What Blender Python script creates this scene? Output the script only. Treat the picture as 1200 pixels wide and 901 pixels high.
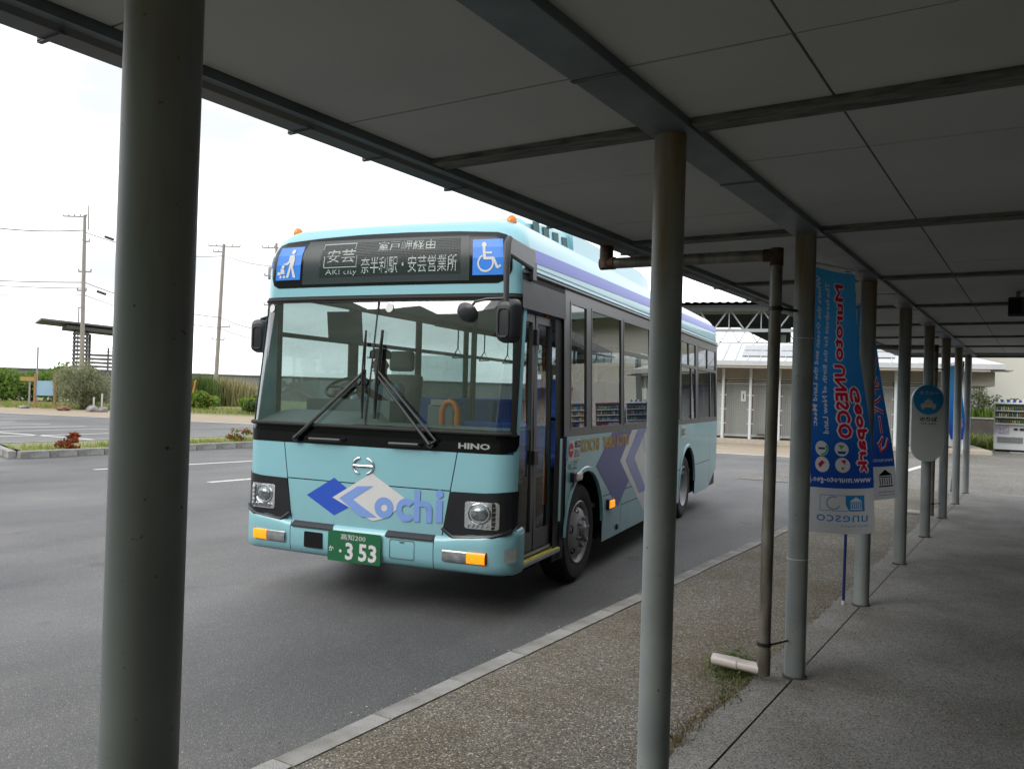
import bpy, bmesh, math, random
from mathutils import Vector, Matrix, noise
R = math.radians
random.seed(7)
S = bpy.context.scene
for o in list(bpy.data.objects): bpy.data.objects.remove(o)
COL = S.collection

# ------------------------------------------------------------------ camera, world, sun, exposure
F_PX, YAW, PITCH, ROLL, CAM_H = 978.45, 0.5669, 0.0106, 0.0307, 1.646
fwd = Vector((-math.sin(YAW)*math.cos(PITCH), math.cos(YAW)*math.cos(PITCH), math.sin(PITCH)))
r0 = Vector((math.cos(YAW), math.sin(YAW), 0)); u0 = r0.cross(fwd)
rgt = math.cos(ROLL)*r0 + math.sin(ROLL)*u0
upv = -math.sin(ROLL)*r0 + math.cos(ROLL)*u0
cam = bpy.data.cameras.new('camera'); cam.sensor_width = 36; cam.sensor_fit = 'HORIZONTAL'
cam.lens = F_PX/1200*36; cam.clip_start = .05; cam.clip_end = 3000
co = bpy.data.objects.new('camera', cam); COL.objects.link(co)
m = Matrix((rgt, upv, -fwd)).transposed().to_4x4(); m.translation = (0, 0, CAM_H); co.matrix_world = m
S.camera = co

SUN_EL, SUN_AZ = R(34), math.atan2(-.40, -.92)      # azimuth clockwise from +Y
w = bpy.data.worlds.new('World'); S.world = w; w.use_nodes = True
nt = w.node_tree; nt.nodes.clear()
out = nt.nodes.new('ShaderNodeOutputWorld'); bg = nt.nodes.new('ShaderNodeBackground')
sky = nt.nodes.new('ShaderNodeTexSky'); sky.sky_type = 'NISHITA'; sky.sun_disc = False
sky.sun_elevation = SUN_EL; sky.sun_rotation = SUN_AZ; sky.dust_density = 3
tc = nt.nodes.new('ShaderNodeTexCoord'); mp = nt.nodes.new('ShaderNodeMapping'); mp.inputs['Scale'].default_value = (1, 1, 3)
nz = nt.nodes.new('ShaderNodeTexNoise'); nz.inputs['Scale'].default_value = 2.2; nz.inputs['Detail'].default_value = 6
cr = nt.nodes.new('ShaderNodeValToRGB')
cr.color_ramp.elements[0].position = .36; cr.color_ramp.elements[0].color = (3.6, 3.7, 3.85, 1)
cr.color_ramp.elements[1].position = .64; cr.color_ramp.elements[1].color = (9.6, 9.7, 9.9, 1)
ce = cr.color_ramp.elements.new(.52); ce.color = (7.2, 7.3, 7.5, 1)
mx = nt.nodes.new('ShaderNodeMix'); mx.data_type = 'RGBA'; mx.inputs['Factor'].default_value = .93
L = nt.links.new
L(tc.outputs['Generated'], mp.inputs['Vector']); L(mp.outputs['Vector'], nz.inputs['Vector'])
L(nz.outputs['Fac'], cr.inputs['Fac']); L(sky.outputs['Color'], mx.inputs['A']); L(cr.outputs['Color'], mx.inputs['B'])
L(mx.outputs['Result'], bg.inputs['Color']); L(bg.outputs['Background'], out.inputs['Surface'])
bg.inputs['Strength'].default_value = .1
sl = bpy.data.lights.new('sun', 'SUN'); sl.energy = .65; sl.angle = R(35); sl.color = (1, .96, .9)
so = bpy.data.objects.new('sun', sl); COL.objects.link(so)
sd = Vector((math.sin(SUN_AZ)*math.cos(SUN_EL), math.cos(SUN_AZ)*math.cos(SUN_EL), math.sin(SUN_EL)))
so.rotation_euler = sd.to_track_quat('Z', 'Y').to_euler()
S.view_settings.view_transform = 'Standard'; S.view_settings.look = 'None'
S.view_settings.exposure = 1.45; S.view_settings.gamma = 1
try:
    S.cycles.use_denoising = True; S.cycles.max_bounces = 10; S.cycles.transparent_max_bounces = 24
    S.cycles.sample_clamp_indirect = 6; S.cycles.caustics_reflective = False; S.cycles.caustics_refractive = False
except Exception: pass

def at(px, py, dep):
    return fwd*dep + rgt*((px-600)/F_PX*dep) - upv*((py-450.5)/F_PX*dep) + Vector((0, 0, CAM_H))

# ------------------------------------------------------------------ materials
MATS = {}
def _new(name):
    mt = bpy.data.materials.new(name); mt.use_nodes = True
    b = mt.node_tree.nodes['Principled BSDF']
    return mt, mt.node_tree, b
def mat(name, col, rough=.6, metal=0, var=.15, scale=6, bump=0, bscale=60, col2=None, coat=0, emit=None, es=0, spec=.5, stretch=None):
    """principled paint with a noise mottling between col and col2 and optional fine relief"""
    if name in MATS: return MATS[name]
    mt, t, b = _new(name); N = t.nodes.new; l = t.links.new
    b.inputs['Roughness'].default_value = rough; b.inputs['Metallic'].default_value = metal
    b.inputs['Coat Weight'].default_value = coat; b.inputs['Coat Roughness'].default_value = .05
    b.inputs['Specular IOR Level'].default_value = spec
    c2 = col2 or tuple(max(0, c*(1-var)) for c in col)
    tcn = N('ShaderNodeTexCoord'); vec = tcn.outputs['Object']
    if stretch:
        mpn = N('ShaderNodeMapping'); mpn.inputs['Scale'].default_value = stretch; l(vec, mpn.inputs['Vector']); vec = mpn.outputs['Vector']
    n = N('ShaderNodeTexNoise'); n.inputs['Scale'].default_value = scale; n.inputs['Detail'].default_value = 6; n.inputs['Roughness'].default_value = .6
    l(vec, n.inputs['Vector'])
    r = N('ShaderNodeValToRGB'); r.color_ramp.elements[0].position = .35; r.color_ramp.elements[1].position = .65
    r.color_ramp.elements[0].color = (*c2, 1); r.color_ramp.elements[1].color = (*col, 1)
    l(n.outputs['Fac'], r.inputs['Fac']); l(r.outputs['Color'], b.inputs['Base Color'])
    if bump:
        n2 = N('ShaderNodeTexNoise'); n2.inputs['Scale'].default_value = bscale; n2.inputs['Detail'].default_value = 4
        l(tcn.outputs['Object'], n2.inputs['Vector'])
        bp = N('ShaderNodeBump'); bp.inputs['Strength'].default_value = bump; bp.inputs['Distance'].default_value = .01
        l(n2.outputs['Fac'], bp.inputs['Height']); l(bp.outputs['Normal'], b.inputs['Normal'])
    if emit: b.inputs['Emission Color'].default_value = (*emit, 1); b.inputs['Emission Strength'].default_value = es
    MATS[name] = mt; return mt
def glass(name, tint=(.75, .82, .8), ior=1.5, extra=0.0, rough=0.0):
    if name in MATS: return MATS[name]
    mt = bpy.data.materials.new(name); mt.use_nodes = True; t = mt.node_tree; t.nodes.clear(); N = t.nodes.new; l = t.links.new
    o = N('ShaderNodeOutputMaterial'); mixn = N('ShaderNodeMixShader'); tr = N('ShaderNodeBsdfTransparent'); gl = N('ShaderNodeBsdfGlossy')
    tr.inputs['Color'].default_value = (*tint, 1); gl.inputs['Roughness'].default_value = rough
    fr = N('ShaderNodeFresnel'); ge = N('ShaderNodeNewGeometry'); mi = N('ShaderNodeMapRange'); mi.inputs['To Min'].default_value = ior; mi.inputs['To Max'].default_value = 1/ior; l(ge.outputs['Backfacing'], mi.inputs['Value']); l(mi.outputs[0], fr.inputs['IOR'])
    ad = N('ShaderNodeMath'); ad.operation = 'ADD'; ad.inputs[1].default_value = extra; ad.use_clamp = True
    l(fr.outputs['Fac'], ad.inputs[0]); l(ad.outputs[0], mixn.inputs['Fac']); l(tr.outputs[0], mixn.inputs[1]); l(gl.outputs[0], mixn.inputs[2])
    l(mixn.outputs[0], o.inputs['Surface']); MATS[name] = mt; return mt
def pebbles(name, cols, scale, rough=.8, bump=.6, stain=(.5, .46, .38), stain_scale=.8, dist=.006):
    """washed aggregate: voronoi grains with their own colours, broad stains, relief"""
    if name in MATS: return MATS[name]
    mt, t, b = _new(name); N = t.nodes.new; l = t.links.new
    tcn = N('ShaderNodeTexCoord')
    v = N('ShaderNodeTexVoronoi'); v.inputs['Scale'].default_value = scale; l(tcn.outputs['Object'], v.inputs['Vector'])
    sp = N('ShaderNodeSeparateColor'); l(v.outputs['Color'], sp.inputs['Color'])
    r = N('ShaderNodeValToRGB'); r.color_ramp.interpolation = 'CONSTANT'
    while len(r.color_ramp.elements) < len(cols): r.color_ramp.elements.new(.5)
    tot = sum(c[1] for c in cols); acc = 0
    for e, (c, wgt) in zip(r.color_ramp.elements, cols):
        e.position = acc/tot; e.color = (*c, 1); acc += wgt
    l(sp.outputs[0], r.inputs['Fac'])
    n = N('ShaderNodeTexNoise'); n.inputs['Scale'].default_value = stain_scale; n.inputs['Detail'].default_value = 7; n.inputs['Roughness'].default_value = .65; l(tcn.outputs['Object'], n.inputs['Vector'])
    r2 = N('ShaderNodeValToRGB'); r2.color_ramp.elements[0].position = .33; r2.color_ramp.elements[1].position = .62
    r2.color_ramp.elements[0].color = (*stain, 1); r2.color_ramp.elements[1].color = (1, 1, 1, 1)
    l(n.outputs['Fac'], r2.inputs['Fac'])
    mxx = N('ShaderNodeMix'); mxx.data_type = 'RGBA'; mxx.blend_type = 'MULTIPLY'; mxx.inputs['Factor'].default_value = 1
    l(r.outputs['Color'], mxx.inputs['A']); l(r2.outputs['Color'], mxx.inputs['B']); l(mxx.outputs['Result'], b.inputs['Base Color'])
    b.inputs['Roughness'].default_value = rough
    bp = N('ShaderNodeBump'); bp.inputs['Strength'].default_value = bump; bp.inputs['Distance'].default_value = dist; bp.invert = True
    l(v.outputs['Distance'], bp.inputs['Height']); l(bp.outputs['Normal'], b.inputs['Normal'])
    MATS[name] = mt; return mt
def asphalt():
    mt, t, b = _new('asphalt'); N = t.nodes.new; l = t.links.new
    tcn = N('ShaderNodeTexCoord'); P = tcn.outputs['Object']
    def noi(sc, det=5, ro=.6, stretch=None):
        n = N('ShaderNodeTexNoise'); n.inputs['Scale'].default_value = sc; n.inputs['Detail'].default_value = det; n.inputs['Roughness'].default_value = ro
        if stretch:
            q = N('ShaderNodeMapping'); q.inputs['Scale'].default_value = stretch; l(P, q.inputs['Vector']); l(q.outputs[0], n.inputs['Vector'])
        else: l(P, n.inputs['Vector'])
        return n.outputs['Fac']
    def ramp(x, p0, c0, p1, c1):
        r = N('ShaderNodeValToRGB'); e = r.color_ramp.elements; e[0].position = p0; e[1].position = p1; e[0].color = (*c0, 1); e[1].color = (*c1, 1); l(x, r.inputs['Fac']); return r.outputs['Color']
    def mul(a, c, f=1.):
        q = N('ShaderNodeMix'); q.data_type = 'RGBA'; q.blend_type = 'MULTIPLY'; q.inputs['Factor'].default_value = f; l(a, q.inputs['A']); l(c, q.inputs['B']); return q.outputs['Result']
    v = N('ShaderNodeTexVoronoi'); v.inputs['Scale'].default_value = 190; l(P, v.inputs['Vector'])
    sp = N('ShaderNodeSeparateColor'); l(v.outputs['Color'], sp.inputs['Color'])
    g = N('ShaderNodeValToRGB'); g.color_ramp.interpolation = 'CONSTANT'
    for i, (p, c) in enumerate(((0, .072), (.35, .094), (.7, .12), (.93, .17), (.985, .27))):
        e = g.color_ramp.elements[i] if i < 2 else g.color_ramp.elements.new(p); e.position = p; e.color = (c, c*.995, c*.98, 1)
    l(sp.outputs[0], g.inputs['Fac'])
    c = mul(g.outputs['Color'], ramp(noi(.35, 5), .35, (.72, .74, .78), .65, (1.2, 1.18, 1.15)))
    c = mul(c, ramp(noi(1.3, 4, .6, (1.2, .30, 1)), .38, (.90, .905, .92), .6, (1.06, 1.06, 1.06)))
    l(c, b.inputs['Base Color'])
    c = mul(c, ramp(noi(2.2, 3, .5), .27, (.68, .68, .68), .345, (1, 1, 1)))
    l(c, b.inputs['Base Color'])
    rr = ramp(noi(.5, 4, .5, (1, .35, 1)), .36, (.52,)*3, .64, (.74,)*3); l(rr, b.inputs['Roughness'])
    bp = N('ShaderNodeBump'); bp.inputs['Strength'].default_value = .7; bp.inputs['Distance'].default_value = .005; bp.invert = True
    l(v.outputs['Distance'], bp.inputs['Height']); l(bp.outputs['Normal'], b.inputs['Normal'])
    return mt
def stained_post():
    """grey galvanised pipe, rust-brown bleeding from the top, worn with fine specks"""
    mt, t, b = _new('post_paint'); N = t.nodes.new; l = t.links.new
    tcn = N('ShaderNodeTexCoord'); P = tcn.outputs['Object']
    n = N('ShaderNodeTexNoise'); n.inputs['Scale'].default_value = 3; n.inputs['Detail'].default_value = 7; l(P, n.inputs['Vector'])
    q = N('ShaderNodeMapping'); q.inputs['Scale'].default_value = (9, 9, .9); l(P, q.inputs['Vector'])
    n2 = N('ShaderNodeTexNoise'); n2.inputs['Scale'].default_value = 1.6; n2.inputs['Detail'].default_value = 5; l(q.outputs[0], n2.inputs['Vector'])
    sx = N('ShaderNodeSeparateXYZ'); l(P, sx.inputs[0])
    mr = N('ShaderNodeMapRange'); mr.inputs['From Min'].default_value = 1.55; mr.inputs['From Max'].default_value = 2.6; mr.inputs['To Max'].default_value = .42; l(sx.outputs['Z'], mr.inputs['Value'])
    ad = N('ShaderNodeMath'); ad.operation = 'ADD'; l(mr.outputs[0], ad.inputs[0]); l(n2.outputs['Fac'], ad.inputs[1])
    st = N('ShaderNodeMapRange'); st.inputs['From Min'].default_value = .62; st.inputs['From Max'].default_value = .95; l(ad.outputs[0], st.inputs['Value'])
    r = N('ShaderNodeValToRGB'); e = r.color_ramp.elements; e[0].position = .35; e[1].position = .65; e[0].color = (.235, .265, .27, 1); e[1].color = (.32, .35, .352, 1); l(n.outputs['Fac'], r.inputs['Fac'])
    mx2 = N('ShaderNodeMix'); mx2.data_type = 'RGBA'; l(st.outputs[0], mx2.inputs['Factor']); l(r.outputs['Color'], mx2.inputs['A']); mx2.inputs['B'].default_value = (.19, .135, .07, 1)
    sc = N('ShaderNodeTexNoise'); sc.inputs['Scale'].default_value = 70; sc.inputs['Detail'].default_value = 2; l(P, sc.inputs['Vector'])
    sr = N('ShaderNodeMapRange'); sr.inputs['From Min'].default_value = .715; sr.inputs['From Max'].default_value = .76; l(sc.outputs['Fac'], sr.inputs['Value'])
    mx3 = N('ShaderNodeMix'); mx3.data_type = 'RGBA'; l(sr.outputs[0], mx3.inputs['Factor']); l(mx2.outputs['Result'], mx3.inputs['A']); mx3.inputs['B'].default_value = (.1, .07, .045, 1)
    l(mx3.outputs['Result'], b.inputs['Base Color']); b.inputs['Roughness'].default_value = .48; b.inputs['Specular IOR Level'].default_value = .4
    bp = N('ShaderNodeBump'); bp.inputs['Strength'].default_value = .15; bp.inputs['Distance'].default_value = .004; l(n.outputs['Fac'], bp.inputs['Height']); l(bp.outputs['Normal'], b.inputs['Normal'])
    return mt
M_ASPH = asphalt(); M_POST = stained_post()
M_AGG = pebbles('washed_aggregate', [((.225, .205, .165), 3), ((.16, .144, .115), 3), ((.112, .106, .092), 3), ((.29, .278, .245), 2), ((.07, .067, .058), 2), ((.52, .50, .45), .6)], 135, stain=(.66, .58, .44), stain_scale=1.0)
M_CONC = pebbles('washed_concrete', [((.30, .296, .285), 4), ((.23, .227, .216), 4), ((.42, .41, .39), 2), ((.095, .093, .088), 1.6)], 185, stain=(.55, .535, .50), stain_scale=.9, bump=.4, dist=.003)
M_KERB = mat('kerb_concrete', (.34, .335, .32), .88, scale=5, col2=(.19, .185, .165), bump=.6, bscale=120)
M_SOFF = mat('soffit_board', (.50, .515, .51), .75, var=.13, scale=1.1)
M_STEEL = mat('galvanised_beam', (.15, .18, .19), .5, .1, var=.4, scale=4, col2=(.095, .118, .124))
M_STEELD = mat('weathered_crossbeam', (.055, .062, .066), .7, 0, var=.5, scale=7, col2=(.17, .165, .145), stretch=(1, 6, 6), spec=.25)
M_GUT = mat('gutter_metal', (.15, .145, .13), .5, .1, scale=1.1, col2=(.075, .10, .11))
M_PIPE = mat('old_pipe', (.20, .19, .165), .4, .2, scale=3.5, col2=(.085, .075, .055), stretch=(4, 4, 1))
M_RUST = mat('rust', (.075, .035, .02), .85, scale=16, col2=(.02, .014, .011), bump=.5)
M_WPIPE = mat('new_pipe', (.62, .57, .55), .4, scale=3)
M_BLACK = mat('black_plastic', (.012, .013, .015), .42, var=.3)
M_RUB = mat('rubber', (.011, .011, .011), .75, var=.3, bump=.2)
M_DARK = mat('dark_interior', (.006, .0065, .008), .8, spec=.2)
M_AQUA = mat('aqua_paint', (.235, .485, .55), .32, var=.04, scale=1.2, coat=.35)
M_BAND = mat('window_surround', (.062, .064, .068), .32, var=.1)
M_WHITE = mat('white_print', (.62, .62, .62), .5, var=.05)
M_LINE = mat('line_paint', (.60, .60, .58), .7, var=.3, scale=14, col2=(.38, .38, .37))
M_BLUE = mat('deep_blue_print', (.022, .085, .50), .4, var=.05)
M_LBLUE = mat('pale_blue_print', (.20, .33, .70), .4, var=.05)
M_STRIPE = mat('stripe_blue', (.035, .075, .46), .4, var=.05, coat=.1)
M_NAVY = mat('navy_print', (.035, .04, .27), .4, var=.08, coat=.15)
M_ORAN = mat('orange_print', (.62, .36, .03), .5)
M_RED = mat('red_print', (.55, .03, .04), .5)
M_CHROME = mat('chrome', (.75, .76, .78), .18, 1, var=.05)
M_ALU = mat('wheel_alloy', (.40, .40, .415), .45, .15, var=.2, scale=8)
M_GREEN = mat('plate_green', (.008, .115, .045), .4, var=.05)
M_AMBER = mat('amber_lens', (.75, .23, .015), .2, var=.1, emit=(1, .33, .02), es=.0)
M_AMBERON = mat('amber_lit', (.8, .22, .01), .2, var=.05, emit=(1, .24, .008), es=.5)
M_LEDG = mat('sign_lcd', (.018, .032, .034), .3, var=.1, spec=.35)
M_LED = mat('led_lit', (.16, .18, .17), .5, var=.02, emit=(.80, .92, .86), es=.27)
M_SIGNB = mat('sign_blue', (.015, .20, .72), .35, var=.03)
G_SHIELD = glass('windscreen_glass', (.62, .72, .71), 1.5, .15)
G_SIDE = glass('side_glass', (.60, .69, .67), 1.5, .14)
G_REAR = glass('tinted_glass', (.40, .47, .50), 1.5, .06)
G_LENS = glass('lens_glass', (.93, .95, .96), 1.45, .03)
M_SEAT = mat('seat_blue', (.03, .10, .42), .8, var=.2, scale=20)
M_RAIL = mat('orange_rail', (.72, .19, .035), .4)
M_INT = mat('interior_grey', (.17, .19, .20), .6)
M_DASH = mat('dash_grey', (.20, .225, .23), .6)

# ------------------------------------------------------------------ mesh builder
class MB:
    def __init__(s): s.v = []; s.f = []; s.m = []
    def add(s, V, Fc, mi=0):
        b = len(s.v); s.v += [tuple(x) for x in V]; s.f += [tuple(i+b for i in f) for f in Fc]; s.m += [mi]*len(Fc); return s
    def box(s, c, d, rz=0, mi=0, rx=0, ry=0):
        hx, hy, hz = d[0]/2, d[1]/2, d[2]/2
        V = [Vector((x, y, z)) for x in (-hx, hx) for y in (-hy, hy) for z in (-hz, hz)]
        if rz or rx or ry:
            Mx = Matrix.Rotation(rz, 3, 'Z') @ Matrix.Rotation(ry, 3, 'Y') @ Matrix.Rotation(rx, 3, 'X'); V = [Mx @ x for x in V]
        V = [x+Vector(c) for x in V]
        return s.add(V, [(0, 1, 3, 2), (4, 6, 7, 5), (0, 4, 5, 1), (2, 3, 7, 6), (0, 2, 6, 4), (1, 5, 7, 3)], mi)
    def bar(s, p, q, wd, ht, mi=0, up=(0, 0, 1)):
        p = Vector(p); q = Vector(q); d = (q-p).normalized(); sd_ = d.cross(Vector(up))
        if sd_.length < 1e-4: sd_ = d.cross(Vector((1, 0, 0)))
        sd_.normalize(); u_ = sd_.cross(d); V = []
        for e in (p, q):
            for a, b_ in ((-1, -1), (1, -1), (1, 1), (-1, 1)): V.append(e+sd_*(a*wd/2)+u_*(b_*ht/2))
        return s.add(V, [(0, 3, 2, 1), (4, 5, 6, 7), (0, 1, 5, 4), (1, 2, 6, 5), (2, 3, 7, 6), (3, 0, 4, 7)], mi)
    def tube(s, pts, r, n=10, mi=0, caps=True):
        pts = [Vector(p) for p in pts]; rs = r if isinstance(r, (list, tuple)) else [r]*len(pts); V = []; Fc = []
        ref = None
        for i, p in enumerate(pts):
            d = (pts[min(i+1, len(pts)-1)]-pts[max(i-1, 0)]).normalized()
            if ref is None:
                ref = Vector((0, 0, 1)) if abs(d.z) < .9 else Vector((1, 0, 0))
            a = d.cross(ref).normalized(); b_ = d.cross(a).normalized(); ref = -b_ if False else a.cross(d).normalized()
            for k in range(n):
                t = 2*math.pi*k/n; V.append(p+a*math.cos(t)*rs[i]+b_*math.sin(t)*rs[i])
        for i in range(len(pts)-1):
            for k in range(n):
                k2 = (k+1) % n; Fc.append((i*n+k, i*n+k2, (i+1)*n+k2, (i+1)*n+k))
        if caps: Fc.append(tuple(range(n-1, -1, -1))); Fc.append(tuple((len(pts)-1)*n+k for k in range(n)))
        return s.add(V, Fc, mi)
    def lathe(s, prof, c=(0, 0, 0), ax='Z', n=24, mi=0, arc=2*math.pi):
        V = []; Fc = []; full = abs(arc-2*math.pi) < 1e-6; nn = n if full else n+1
        for (r_, h) in prof:
            for k in range(nn):
                t = arc*k/n; a, b_ = r_*math.cos(t), r_*math.sin(t)
                V.append({'Z': (c[0]+a, c[1]+b_, c[2]+h), 'X': (c[0]+h, c[1]+a, c[2]+b_), 'Y': (c[0]+a, c[1]+h, c[2]+b_)}[ax])
        for i in range(len(prof)-1):
            for k in range(n):
                k2 = (k+1) % nn; Fc.append((i*nn+k, i*nn+k2, (i+1)*nn+k2, (i+1)*nn+k))
        return s.add(V, Fc, mi)
    def grid(s, fn, us, vs, mi=0):
        V = [fn(u_, v_) for v_ in vs for u_ in us]; n = len(us)
        return s.add(V, [(j*n+i, j*n+i+1, (j+1)*n+i+1, (j+1)*n+i) for j in range(len(vs)-1) for i in range(n-1)], mi)
    def slab(s, poly, z0, z1, fn=None, mi=0):
        """extruded outline; fn maps (x, y, depth) to space"""
        fn = fn or (lambda x, y, d: (x, y, d)); n = len(poly)
        V = [fn(x, y, z0) for x, y in poly]+[fn(x, y, z1) for x, y in poly]
        Fc = [tuple(range(n-1, -1, -1)), tuple(range(n, 2*n))]+[(i, (i+1) % n, n+(i+1) % n, n+i) for i in range(n)]
        return s.add(V, Fc, mi)
    def decal(s, poly, fn, step=.08, mi=0, thick=0):
        """flat outline cut into strips and laid on a curved surface through fn(x, y)"""
        bm = bmesh.new(); bm.faces.new([bm.verts.new((x, y, 0)) for x, y in poly])
        x0, x1 = min(p[0] for p in poly), max(p[0] for p in poly); y0, y1 = min(p[1] for p in poly), max(p[1] for p in poly)
        for ax, lo, hi in ((0, x0, x1), (1, y0, y1)):
            k = math.ceil(lo/step+1e-6)
            while k*step < hi-1e-6:
                pc = [0, 0, 0]; pc[ax] = k*step; no = [0, 0, 0]; no[ax] = 1
                bmesh.ops.bisect_plane(bm, geom=bm.verts[:]+bm.edges[:]+bm.faces[:], plane_co=pc, plane_no=no); k += 1
        bm.verts.ensure_lookup_table(); bm.verts.index_update()
        s.add([fn(v.co.x, v.co.y) for v in bm.verts], [[v.index for v in f.verts] for f in bm.faces], mi); bm.free(); return s
    def text(s, body, box, fn, mi=0, bold=0., stretch=True, res=2):
        """lettering fitted into box (x0, y0, x1, y1), laid through fn(x, y)"""
        c = bpy.data.curves.new('t', 'FONT'); c.body = body; c.offset = bold; c.resolution_u = res
        o = bpy.data.objects.new('t', c); COL.objects.link(o)
        me = bpy.data.meshes.new_from_object(o.evaluated_get(bpy.context.evaluated_depsgraph_get()))
        xs = [v.co.x for v in me.vertices]; ys = [v.co.y for v in me.vertices]
        x0, x1, y0, y1 = min(xs), max(xs), min(ys), max(ys); sx = (box[2]-box[0])/(x1-x0); sy = (box[3]-box[1])/(y1-y0)
        if not stretch: sx = sy = min(sx, sy)
        s.add([fn(box[0]+(v.co.x-x0)*sx, box[1]+(v.co.y-y0)*sy) for v in me.vertices], [tuple(p.vertices) for p in me.polygons], mi)
        bpy.data.objects.remove(o); bpy.data.curves.remove(c); bpy.data.meshes.remove(me); return s
    def build(s, name, mats, parent=None, smooth=False, angle=35, loc=None, bevel=0):
        me = bpy.data.meshes.new(name); me.from_pydata(s.v, [], s.f)
        for mm in (mats if isinstance(mats, (list, tuple)) else [mats]): me.materials.append(mm)
        me.polygons.foreach_set('material_index', s.m)
        if smooth:
            me.polygons.foreach_set('use_smooth', [True]*len(me.polygons)); me.set_sharp_from_angle(angle=R(angle))
        me.update(); o = bpy.data.objects.new(name, me); COL.objects.link(o)
        if parent: o.parent = parent
        if loc: o.location = loc
        if bevel:
            b = o.modifiers.new('edge', 'BEVEL'); b.width = bevel; b.segments = 2; b.limit_method = 'ANGLE'
        return o
def tag(o, label=None, cat=None, group=None, kind=None):
    if label: o['label'] = label
    if cat: o['category'] = cat
    if group: o['group'] = group
    if kind: o['kind'] = kind
    return o
def thing(name, label, cat, loc=(0, 0, 0), rz=0, group=None):
    o = bpy.data.objects.new(name, None); o.empty_display_size = .2; COL.objects.link(o); o.location = loc; o.rotation_euler = (0, 0, rz)
    return tag(o, label, cat, group)
def lin(a, b, n): return [a+(b-a)*i/n for i in range(n+1)]
def arcpts(c, r, a0, a1, n): return [(c[0]+r*math.cos(a), c[1]+r*math.sin(a)) for a in lin(a0, a1, n)]
def rrect(x0, y0, x1, y1, r, n=4):
    P = []
    for cx, cy, a in ((x1-r, y0+r, -90), (x1-r, y1-r, 0), (x0+r, y1-r, 90), (x0+r, y0+r, 180)): P += arcpts((cx, cy), r, R(a), R(a+90), n)
    return P
def copy_to(o, parent=None, loc=None):
    c = o.copy(); COL.objects.link(c)
    if parent: c.parent = parent
    if loc is not None: c.location = loc
    return c

# ------------------------------------------------------------------ the ground
def sheet(name, poly, z, m_, sub=0):
    o = MB().add([(x, y, z) for x, y in poly], [tuple(range(len(poly)))]).build(name, m_); return tag(o, kind='structure')
M_EARTH = mat('earth', (.20, .19, .09), .9, scale=.35, col2=(.11, .14, .05), bump=.4, bscale=14)
M_DIRT = mat('dirt_verge', (.30, .235, .165), .9, scale=.8, col2=(.24, .20, .14), bump=.3, bscale=20)
M_GRAV = pebbles('gravel_lot', [((.15, .142, .128), 3), ((.105, .10, .093), 3), ((.20, .192, .172), 2), ((.075, .072, .066), 1)], 38, stain=(.66, .63, .56), stain_scale=.5)
M_TAN = mat('tan_paving', (.31, .255, .185), .85, scale=1.2, col2=(.25, .21, .16), bump=.2)
sheet('ground', [(-700, -500), (600, -500), (600, 900), (-700, 900)], -.03, M_EARTH)
FAR = [(-95, 3.6), (-41, 20.5), (-28.1, 24.5), (-8.4, 25.4), (-2.62, 26.3)]
sheet('road', [(-95, -60), (-2.64, -60)]+FAR[::-1], 0, M_ASPH)
sheet('dirt_verge', [FAR[0], FAR[1], FAR[2], (-18, 25.0), (-22, 34), (-31, 31), (-46, 26.5), (-95, 12)], -.004, M_DIRT)
sheet('station_forecourt', [(-20, 24.9), (-8.4, 25.4), (-2.62, 26.3), (-2.62, 40), (-20, 40)], -.008, M_TAN)
sheet('gravel_lot', [(-5.4, 17.4), (14, 17.4), (14, 38), (-5.4, 38)], .008, M_GRAV)
def strip(name, p, q, wd, z=.005, m_=None):
    p = Vector((*p, 0)); q = Vector((*q, 0)); n = (q-p).normalized().cross(Vector((0, 0, 1)))*wd/2
    k = max(2, int((q-p).length/1.5)); mb = MB()
    for i in range(k):
        a, b = p.lerp(q, i/k), p.lerp(q, (i+1)/k)
        mb.add([(*(a-n).xy, z), (*(b-n).xy, z), (*(b+n).xy, z), (*(a+n).xy, z)], [(0, 1, 2, 3)])
    o = mb.build(name, m_ or M_LINE); return tag(o, kind='structure')
strip('lane_line', (-14.75, 8.9), (-14.4, 13.2), .14)
strip('lane_line', (-11.75, 9.1), (-11.6, 12.2), .15)
strip('edge_line', (-41.5, 20.1), (-28.0, 24.2), .22)
strip('edge_line', (-20, 24.75), (-8.4, 25.2), .2); strip('edge_line', (-8.4, 25.2), (-2.8, 26.1), .2)
# parking bay lines on the far lot
def gp(px, py, z=0):
    d = fwd+rgt*((px-600)/F_PX)-upv*((py-450.5)/F_PX); t = (z-CAM_H)/d.z; q = d*t; return (q.x, q.y)
for a, b in (((-40, 494.6), (17, 494.0)), ((-40, 498), (58, 497)), ((-40, 502), (100, 499.5)), ((-40, 506.3), (140, 502.2)), ((-40, 512.5), (150, 507.2)),
             ((-40, 523), (160, 515.5)), ((222, 513), (278, 510.6)), ((-20, 527), (70, 522.5))):
    strip('bay_line', gp(*a), gp(*b), .17)
strip('bay_line', gp(-10, 506), gp(140, 517.5), .2)
strip('corner_line', (-2.95, 21.3), (-2.72, 25.6), .16, .013); strip('corner_line', (-5.2, 21.4), (-2.95, 21.3), .16, .013)

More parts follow.
